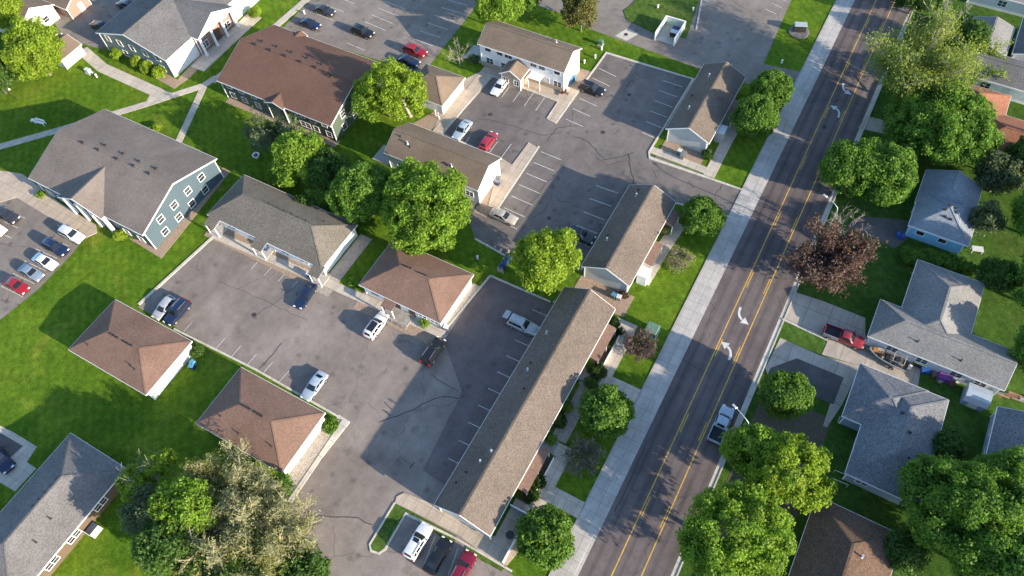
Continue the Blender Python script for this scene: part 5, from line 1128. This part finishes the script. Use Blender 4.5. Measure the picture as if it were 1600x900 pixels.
car('sedan', 71, 409, 0, 'white_car', 'white sedan between the navy suv and the steel blue car', GL)
car('sedan', 49, 426, 0, 'steel_car', 'steel blue sedan next to the red car', GL)
car('sedan', 26, 446, 0, 'red_car', 'red sedan at the end of the left row', GL)
w3 = car('suv', 653, 846, 90, 'white_car', 'white suv with a small sunroof beside the grass island', GS)
MB().cbox((-.1, 0, 1.75), (.55, .8, .03)).build('sunroof', 'car_glass', w3)
car('sedan', 684, 868, 90, 'black_car', 'black sedan beside the white suv with a sunroof', GS)
car('suv', 722, 890, 90, 'crimson_car', 'dark red suv cut by the bottom edge', GS)
car('suv', 2, 718, -12, 'navy_car', 'dark blue car on the concrete drive at the left edge', None)
car('pickup', 1127, 663, 90, 'ice_car', 'silver white pickup driving up the road', None, z=.8)
rp = car('pickup', 1319, 526, 2, 'brick_car', 'red pickup with a grey bed parked on the concrete driveway', None, dz=.03, z=.8)
bd = MB(); bd.box(-2.82, -.64, -1.0, -.985, .55, 1.15); bd.box(-2.82, -.64, .985, 1.0, .55, 1.15); bd.box(-2.82, -.64, -1.0, -.87, 1.145, 1.165); bd.box(-2.82, -.64, .87, 1.0, 1.145, 1.165); bd.build('bed_side', 'grey_metal', rp)

# boat on a trailer
p = at(1389, 559, .9); rt = thing('boat', 'open fishing boat full of gear standing on a trailer in the driveway', 'boat', (p[0], p[1], 0), math.radians(177))
sec = [(-2.6, .92, .95), (-1.2, .98, 1.0), (.4, .92, 1.05), (1.5, .70, 1.12), (2.3, .38, 1.2), (2.75, .05, 1.26)]
m = MB(); k = 7
for x, h, z in sec: m.v += [(x, -h, z), (x, -h*.92, z-.35), (x, -h*.5, .55+.02*x*x), (x, 0, .5+.03*max(0, x)**2), (x, h*.5, .55+.02*x*x), (x, h*.92, z-.35), (x, h, z)]
for i in range(len(sec)-1):
    for j in range(k-1): m.f.append((i*k+j, i*k+j+1, (i+1)*k+j+1, (i+1)*k+j))
m.f.append(tuple(range(k))[::-1]); m.mi = [0]*len(m.f)
m.build('hull', 'boat_hull', rt)
d = MB(); d.add([(x*1, -h*.93, .72) for x, h, z in sec[:-1]]+[(x, h*.93, .72) for x, h, z in sec[:-1]], [(i, i+1, i+6, i+5) for i in range(4)]); d.build('deck', 'boat_deck', rt)
for s in (1, -1):
    g = MB(); g.tube([(x, s*h, z+.02) for x, h, z in sec], .05, 5); g.build('gunwale', 'pale_metal', rt)
for x, y in ((-1.2, .45), (-1.2, -.45), (.1, 0)):
    st_ = MB(); st_.cbox((x, y, .9), (.5, .5, .2)); st_.cbox((x-.24, y, 1.15), (.1, .5, .45)); st_.build('seat', 'grey_plastic', rt)
fr = MB(); 
for y in (-.8, .8): fr.tube([(-1.9, y, 1.0), (-1.9, y, 1.9), (-.4, y, 1.9), (-.3, y, 1.0)], .035, 5)
fr.tube([(-1.9, -.8, 1.9), (-1.9, .8, 1.9)], .035, 5); fr.tube([(-.4, -.8, 1.9), (-.4, .8, 1.9)], .035, 5); fr.build('frame', 'pale_metal', rt)
MB().cbox((-2.85, 0, 1.0), (.45, .4, .8), taper=.8).build('outboard_motor', 'pale_plastic', rt)
MB().cbox((2.0, -.15, 1.25), (.9, .7, .3), .3, taper=.7).build('tarp', 'orange_cloth', rt)
for a, b_, c_ in ((-.4, -.3, .25), (.8, .2, .3), (1.2, -.25, .22), (-1.8, .2, .25)): MB().cbox((a, b_, .85), (.5, .4, c_), a, taper=.85).build('gear_box', 'wood', rt)
tr = MB(); tr.beam((-2.3, -.5, .42), (2.9, 0, .42), .08); tr.beam((-2.3, .5, .42), (2.9, 0, .42), .08); tr.beam((2.8, 0, .42), (3.7, 0, .42), .09); tr.beam((-.8, -1, .35), (-.8, 1, .35), .08); tr.build('trailer_frame', 'rust', rt)
for s in (1, -1): wh = link('wheel', CARS['sedan']['tyre'][0], rt, (-.8, s*1.06, .33)); link('rim', CARS['sedan']['rim'][0], wh)
# ================================================================== small things
def wheelie_bin(x, y, rot, body, lid, label, group, s=1.0):
    r = thing('wheeled_bin', label, 'bin', (x, y, .06), rot, group)
    MB().cbox((0, 0, .5*s), (.58*s, .62*s, .9*s), taper=1.12).build('body', body, r)
    MB().cbox((.0, 0, .98*s), (.72*s, .74*s, .07), taper=.9).build('lid', lid, r)
    for q in (-.24, .24):
        m = MB(); m.tube([(-.3*s, q*s-.04, .1), (-.3*s, q*s+.04, .1)], .1, 10); m.build('wheel', 'rubber', r)
    MB().beam((-.36*s, -.25*s, .92*s), (-.36*s, .25*s, .92*s), .05).build('handle', 'plastic_trim', r)
    return r
def bins(pts, specs, label, group):
    for (px_, py_), (b, l) in zip(pts, specs):
        p = at(px_, py_, .8); wheelie_bin(p[0], p[1], random.uniform(-.3, .3)-PI/2, b, l, label, group)
bins([(697, 511), (689, 508)], [('grey_plastic', 'pale_plastic'), ('grey_plastic', 'grey_plastic')], 'grey wheeled bin at the fourplex corner by the dark lot', 'bins at the fourplex corner')
bins([(301, 566), (299, 572)], [('cyan_plastic', 'cyan_plastic'), ('navy_plastic', 'cyan_plastic')], 'blue wheeled bin against the white end wall on the lawn', 'bins on the lawn side')
bins([(779, 278), (777, 284)], [('grey_plastic', 'grey_plastic'), ('navy_plastic', 'grey_plastic')], 'dark grey bin under the white end wall of the brown duplex', 'bins at the brown duplex')
bins([(892, 124), (897, 120)], [('cyan_plastic', 'cyan_plastic'), ('cyan_plastic', 'cyan_plastic')], 'blue wheeled bin beside the townhouse gable', 'bins at the townhouses')
bins([(959, 461), (967, 464)], [('grey_plastic', 'cyan_plastic'), ('grey_plastic', 'pale_plastic')], 'bin under the grey gable of the second duplex', 'bins at the second duplex')
bins([(1062, 236), (1069, 239), (1066, 243)], [('grey_plastic', 'pale_plastic'), ('grey_plastic', 'grey_plastic'), ('grey_plastic', 'grey_plastic')], 'grey bin under the grey gable of the third duplex', 'bins at the third duplex')
bins([(414, 386), (410, 383)], [('navy_plastic', 'cyan_plastic'), ('navy_plastic', 'grey_plastic')], 'blue bin at the middle porch of the olive roofed building', 'bins at the middle porch')
bins([(482, 428), (487, 431)], [('navy_plastic', 'pale_plastic'), ('grey_plastic', 'grey_plastic')], 'bin at the last porch of the olive roofed building', 'bins at the last porch')
bins([(1405, 366), (1410, 368)], [('blue_plastic', 'blue_plastic'), ('blue_plastic', 'blue_plastic')], 'bright blue bin at the corner of the sky blue house', 'bins at the blue house')
bins([(795, 400), (791, 407), (787, 413), (783, 419)], [('blue_plastic', 'navy_plastic')]*4, 'blue bin in the wooden pen beside the bright maple', 'bins in the wooden pen')
# wooden pen round the blue bins
P = [at(778, 425)[:2], at(797, 393)[:2], at(803, 397)[:2], at(786, 428)[:2]]
r = thing('bin_pen', 'low wooden pen round the row of blue bins', 'fence', (P[0][0], P[0][1], 0)); m = MB()
for a, b in ((P[0], P[1]), (P[1], P[2]), (P[0], P[3])):
    a = (a[0]-P[0][0], a[1]-P[0][1]); b = (b[0]-P[0][0], b[1]-P[0][1])
    for z in (.3, .65, 1.0): m.beam((a[0], a[1], z), (b[0], b[1], z), .05, .24)
m.build('panel', 'grey_wood', r)
for a in P:
    MB().box(a[0]-P[0][0]-.06, a[0]-P[0][0]+.06, a[1]-P[0][1]-.06, a[1]-P[0][1]+.06, 0, 1.2).build('post', 'grey_wood', r)
# dumpster pen at the north drive
r = thing('dumpster_pen', 'white walled dumpster pen open toward the north drive', 'enclosure', (-34.8, 114.2, 0))
for x0, x1, y0, y1 in ((-2.0, -1.85, -2.6, 2.6), (1.85, 2.0, -2.6, 2.6), (-1.85, 1.85, 2.45, 2.6)):
    MB().box(x0, x1, y0, y1, 0, 1.8).build('panel', 'sage_siding', r)
m = MB(); m.box(-2.03, -1.82, -2.62, 2.62, 1.8, 1.88); m.box(1.82, 2.03, -2.62, 2.62, 1.8, 1.88); m.box(-1.82, 1.82, 2.42, 2.62, 1.8, 1.88); m.build('cap_rail', 'white_trim', r)
MB().box(-1.84, 1.84, -2.6, 2.44, 0, .14).build('pad', 'concrete_stoop', r)
for x in (-1.92, 1.92): MB().box(x-.1, x+.1, -2.8, -2.62, 0, 1.85).build('post', 'white_trim', r)
r = thing('dumpster', 'dark dumpster standing inside the white pen', 'dumpster', (-33.9, 114.4, .14))
MB().cbox((0, 0, .6), (1.2, 1.9, 1.0), taper=1.12).build('body', 'dark_metal', r); MB().cbox((0, .5, 1.14), (1.36, 1.02, .07)).build('lid', 'navy_plastic', r); MB().cbox((0, -.52, 1.14), (1.36, .98, .07)).build('lid', 'pale_plastic', r)
for y in (-.5, .5): MB().cbox((.72, y, .75), (.16, .2, .16)).build('lifting_sleeve', 'dark_metal', r)
# utility boxes
def ubox(px_, py_, sz, mat, lid, label, z=.6, name='utility_box', cat='utility box', rot=0):
    p = at(px_, py_, z); r = thing(name, label, cat, (p[0], p[1], 0), rot)
    MB().box(-sz[0]/2-.15, sz[0]/2+.15, -sz[1]/2-.15, sz[1]/2+.15, 0, .1).build('pad', 'concrete_stoop', r)
    MB().cbox((0, 0, .1+sz[2]/2), (sz[0], sz[1], sz[2]), taper=.97).build('body', mat, r); MB().cbox((0, 0, .1+sz[2]+.04), (sz[0]+.1, sz[1]+.1, .1), taper=.92).build('lid', lid, r); return r
ubox(1019, 514, (1.7, 1.7, 1.2), 'green_box', 'green_box', 'square grey green utility box on the grass by the sidewalk', 1.0)
ubox(939, 66, (.8, .6, .9), 'green_box', 'green_box', 'pale green utility pedestal on the north grass strip')
ubox(137, 110, (1.1, .7, .8), 'sage_siding', 'sage_siding', 'pale green box lying on the north lawn')
for px_, py_, lb in ((150, 118, 'white pipe stub beside the pale green lawn box'), (940, 75, 'white pipe stub beside the green pedestal'), (930, 88, 'white marker stub on the grass by the upper lot corner'),
        (913, 96, 'white stub near the townhouse gable'), (475, 19, 'white stub on the grass beside the north lot'), (746, 402, 'white stub on the grass left of the blue bins'), (430, 782, 'white stub at the thicket edge'),
        (1222, 96, 'white stub on the grass by the north drive'), (1028, 10, 'white stub on the grass island'), (1083, 14, 'white stub at the island edge')):
    p = at(px_, py_, .4); m = MB(); m.lathe((0, 0, 0), [(.16, 0), (.16, .62), (.2, .64), (.2, .74), (.08, .8)], 10); o_ = m.build('pipe_stub', 'white_trim', None, 40, (p[0], p[1], 0)); tag(o_, lb, 'pipe')
# lawn swing bench
p = at(62, 190, .6); r = thing('garden_bench', 'white framed bench with a small side table in the shade of the blue block', 'bench', (p[0], p[1], 0), .15)
for z in (.45,): m = MB(); [m.box(-1.0, 1.0, y, y+.1, z, z+.05) for y in (-.3, -.17, -.04, .09)]; m.build('seat', 'white_trim', r)
m = MB(); [m.box(-1.0, 1.0, .25, .3, z, z+.09) for z in (.6, .74, .88, 1.02)]; m.build('backrest', 'white_trim', r)
for x in (-.95, .95):
    for y in (-.28, .27): MB().box(x-.04, x+.04, y-.04, y+.04, 0, 1.1 if y > 0 else .66).build('leg', 'white_trim', r)
    MB().box(x-.05, x+.05, -.3, .28, .64, .7).build('armrest', 'white_trim', r)
m = MB(); m.box(-2.1, -1.3, -.3, .3, .5, .56); [m.box(x-.04, x+.04, y-.04, y+.04, 0, .5) for x in (-2.04, -1.36) for y in (-.24, .24)]; m.build('side_table', 'white_trim', r)
# lamp post on the lawn, planter ring
p = at(15, 141, 2.2); r = thing('lawn_lamp', 'slender lawn lamp with a white head casting a thin shadow', 'lamp post', (p[0], p[1], 0))
MB().lathe((0, 0, 0), [(.09, 0), (.06, .1), (.05, 2.2)], 8).build('pole', 'dark_metal', r); MB().lathe((0, 0, 2.2), [(.08, 0), (.22, .1), (.24, .35), (.12, .5)], 10).build('lamp_head', 'white_trim', r, 40)
p = at(400, 243, .3); r = thing('planter', 'small round white planter on the dark lawn', 'planter', (p[0], p[1], 0))
MB().lathe((0, 0, 0), [(.5, 0), (.62, .5), (.66, .52), (.54, .52), (.5, .4)], 14).build('pot', 'white_trim', r, 40); MB().lathe((0, 0, .38), [(.48, 0), (.3, .06)], 12).build('soil', 'soil', r)
# monument sign on its round bed
p = at(1250, 43, .8); r = thing('monument_sign', 'dark stone monument sign on a round bed by the sidewalk', 'sign', (p[0], p[1], 0), .35)
MB().lathe((0, -.3, 0), [(1.9, .0), (1.9, .14), (1.7, .18)], 24).build('base', 'stone', r); MB().cbox((0, 0, .75), (2.3, 1.2, 1.4), taper=.9).build('body', 'dark_metal', r)
MB().cbox((0, 0, 1.56), (2.3, 1.25, .16), taper=.9).build('cap', 'tarp_silver', r)
# manhole covers
for px_, py_, lb, rr in ((978, 54, 'round manhole cover in the pale concrete square', .42), (766, 179, 'manhole cover in front of the townhouses', .4), (397, 492, 'manhole cover in the middle of the big lot', .38), (983, 148, 'manhole cover in the shade of the third duplex', .35),
        (858, 341, 'small cover in the shade of the second duplex', .35), (942, 207, 'drain cover at the cracked corner of the upper lot', .4), (1288, 199, 'manhole cover on the road beside the turn arrow', .4)):
    p = at(px_, py_); m = MB(); m.lathe((0, 0, 0), [(rr, 0), (rr, .012), (rr*.86, .014), (rr*.84, .008), (.02, .012)], 20)
    tag(m.build('manhole_cover', 'manhole_iron', None, None, (p[0], p[1], .031)), lb, 'manhole cover')
# street lamps along the east kerb
def street_lamp(x, y, H, label):
    r = thing('street_lamp', label, 'street lamp', (x, y, 0), 0, 'street lamps on the east kerb')
    MB().lathe((0, 0, 0), [(.2, 0), (.2, .3), (.11, .35), (.07, H-.6)], 10).build('pole', 'pale_metal', r, 40)
    m = MB(); m.tube([(0, 0, H-.7), (-.15, .1, H-.2), (-.8, .4, H+.1), (-1.6, .85, H+.12), (-2.1, 1.1, H+.1)], [.065, .06, .055, .05, .05], 8); m.build('arm', 'pale_metal', r, 60)
    h_ = MB(); h_.cbox((-2.4, 1.25, H+.1), (.75, .32, .13), -.45, taper=.7); h_.build('lamp_head', 'pale_metal', r); return r
street_lamp(4.65, 42.4, 8.3, 'street lamp with a curved arm over the white pickup')
street_lamp(4.7, 80.0, 8.3, 'street lamp with a curved arm at the dark maples')
# patio beside the long building
r = thing('patio_fence', 'low white capped patio fence beside the long building', 'fence', (-16.6, 18, 0))
for x0, x1, y0, y1 in ((-1.25, 1.35, 3.2, 3.28), (1.27, 1.35, -3.4, 3.2)):
    MB().box(x0, x1, y0, y1, 0, 1.25).build('panel', 'grey_wood', r); MB().box(x0-.05, x1+.05, y0-.05, y1+.05, 1.25, 1.32).build('cap_rail', 'white_trim', r)
p = at(797, 836, .7); r = thing('patio_table', 'small round black table on the patio', 'table', (p[0], p[1], .08))
MB().lathe((0, 0, .68), [(.55, 0), (.55, .04)], 20).build('table_top', 'dark_metal', r); MB().lathe((0, 0, 0), [(.28, 0), (.28, .04), (.05, .06), (.05, .68)], 12).build('pedestal', 'dark_metal', r)
# furniture in front of the townhouses
p = at(880, 143, .3); r = thing('fire_pit', 'dark round fire pit on the townhouse walk', 'fire pit', (p[0], p[1], .12))
MB().lathe((0, 0, 0), [(.55, 0), (.62, .4), (.66, .4), (.5, .3), (.45, .1)], 14).build('bowl', 'rust', r, 40)
for a in (0, 2.1, 4.2): MB().cbox((math.cos(a)*.95, math.sin(a)*.95, .12), (.4, .4, .24), a).build('stone', 'stone', r)
# yard clutter beside the grey house
def box_thing(name, label, cat, px_, py_, z, sz, mat, rot=0, lid=None, taper=1):
    p = at(px_, py_, z); r = thing(name, label, cat, (p[0], p[1], .01), rot)
    MB().cbox((0, 0, sz[2]/2), sz, taper=taper).build('body', mat, r)
    if lid: MB().cbox((0, 0, sz[2]+.04), (sz[0]*taper+.08, sz[1]*taper+.08, .07), taper=.9).build('lid', lid, r)
    return r
box_thing('storage_bin', 'bright blue tub in the clutter by the grey house', 'tub', 1446, 578, .5, (1.0, .8, .7), 'blue_plastic', .3, 'blue_plastic', 1.1)
box_thing('toy_house', 'purple play house in the clutter by the grey house', 'toy', 1477, 587, .8, (1.6, 1.3, 1.0), 'purple_plastic', .1, 'purple_plastic')
box_thing('crate', 'tan wooden crate left of the purple play house', 'crate', 1461, 585, .3, (.8, .7, .5), 'wood', .5)
box_thing('crate', 'pale wooden crate below the purple play house', 'crate', 1470, 595, .3, (.7, .5, .4), 'grey_wood', .9)
box_thing('storage_chest', 'dark green storage chest against the grey house wall', 'chest', 1438, 567, .6, (1.6, 1.0, .9), 'dark_metal', 0, 'green_box')
box_thing('crate', 'rusty metal box at the right end of the clutter', 'crate', 1488, 599, .3, (.8, .8, .5), 'rust', .4)
p = at(1485, 587, .7); r = thing('lawn_chair', 'white lawn chair beside the purple play house', 'chair', (p[0], p[1], 0), .4)
MB().box(-.3, .3, -.3, .3, .4, .45).build('seat', 'white_trim', r); MB().box(-.3, .3, .27, .32, .45, .95).build('backrest', 'white_trim', r)
for x in (-.27, .27):
    for y in (-.27, .27): MB().box(x-.03, x+.03, y-.03, y+.03, 0, .4).build('leg', 'white_trim', r)
for k, (x, y, lb) in enumerate(((1495, 597, 'silver sheet leaning on the wall near the garden shed'), (1582, 620, 'heap of dark boards behind the garden shed'))):
    p = at(x, y, .3); r = thing('scrap_heap' if k else 'sheet_metal', lb, 'junk', (p[0], p[1], 0), .4)
    if k:
        for q in range(9): MB().cbox((random.uniform(-1.6, 1.6), random.uniform(-.5, .5), .1+.09*q), (random.uniform(1, 2), random.uniform(.2, .6), .09), random.uniform(-.4, .4)).build('board', ['wood', 'rust', 'grey_wood'][q % 3], r)
    else: m = MB(); m.add([(-.6, 0, 0), (.6, 0, 0), (.6, .5, 1.1), (-.6, .5, 1.1), (-.6, .03, 0), (.6, .03, 0), (.6, .53, 1.1), (-.6, .53, 1.1)], [(0, 1, 2, 3), (7, 6, 5, 4), (0, 4, 5, 1), (2, 6, 7, 3), (0, 3, 7, 4), (1, 5, 6, 2)]); m.build('sheet', 'tarp_silver', r)
# little porch step rails of the slate house, white bench by the blue house
p = at(1316, 747, .8); r = thing('step_rail', 'white metal step rail at the west corner of the slate roofed house', 'railing', (p[0], p[1], 0))
for y in (-.6, .6):
    m = MB(); m.tube([(-1.1, y, 0), (-1.1, y, .8), (.9, y, 1.0), (.9, y, 0)], .035, 6); m.build('rail', 'white_trim', r)
p = at(1527, 390, .5); r = thing('garden_table', 'pale garden table on the lawn behind the blue house', 'table', (p[0], p[1], 0), .3)
MB().box(-.8, .8, -.5, .5, .68, .74).build('table_top', 'pale_plastic', r)
for x in (-.7, .7):
    for y in (-.4, .4): MB().box(x-.04, x+.04, y-.04, y+.04, 0, .68).build('leg', 'pale_plastic', r)
# air conditioners beside end walls
for px_, py_, lb in ((1534, 590-12, 'air conditioner at the far end of the grey T shaped house'), (1318, 655, 'air conditioner at the inner corner of the slate roofed house'), (207, 745-6, 'air conditioner at the north east corner of the grey hip roofed house')):
    p = at(px_, py_, .6); r = thing('air_conditioner', lb, 'air conditioner', (p[0], p[1], 0))
    MB().box(-.42, .42, -.42, .42, .05, .85).build('body', 'grey_metal', r); MB().lathe((0, 0, .85), [(.36, 0), (.36, .05), (.1, .07)], 14).build('fan_grille', 'dark_metal', r); MB().box(-.5, .5, -.5, .5, 0, .05).build('pad', 'concrete_stoop', r)
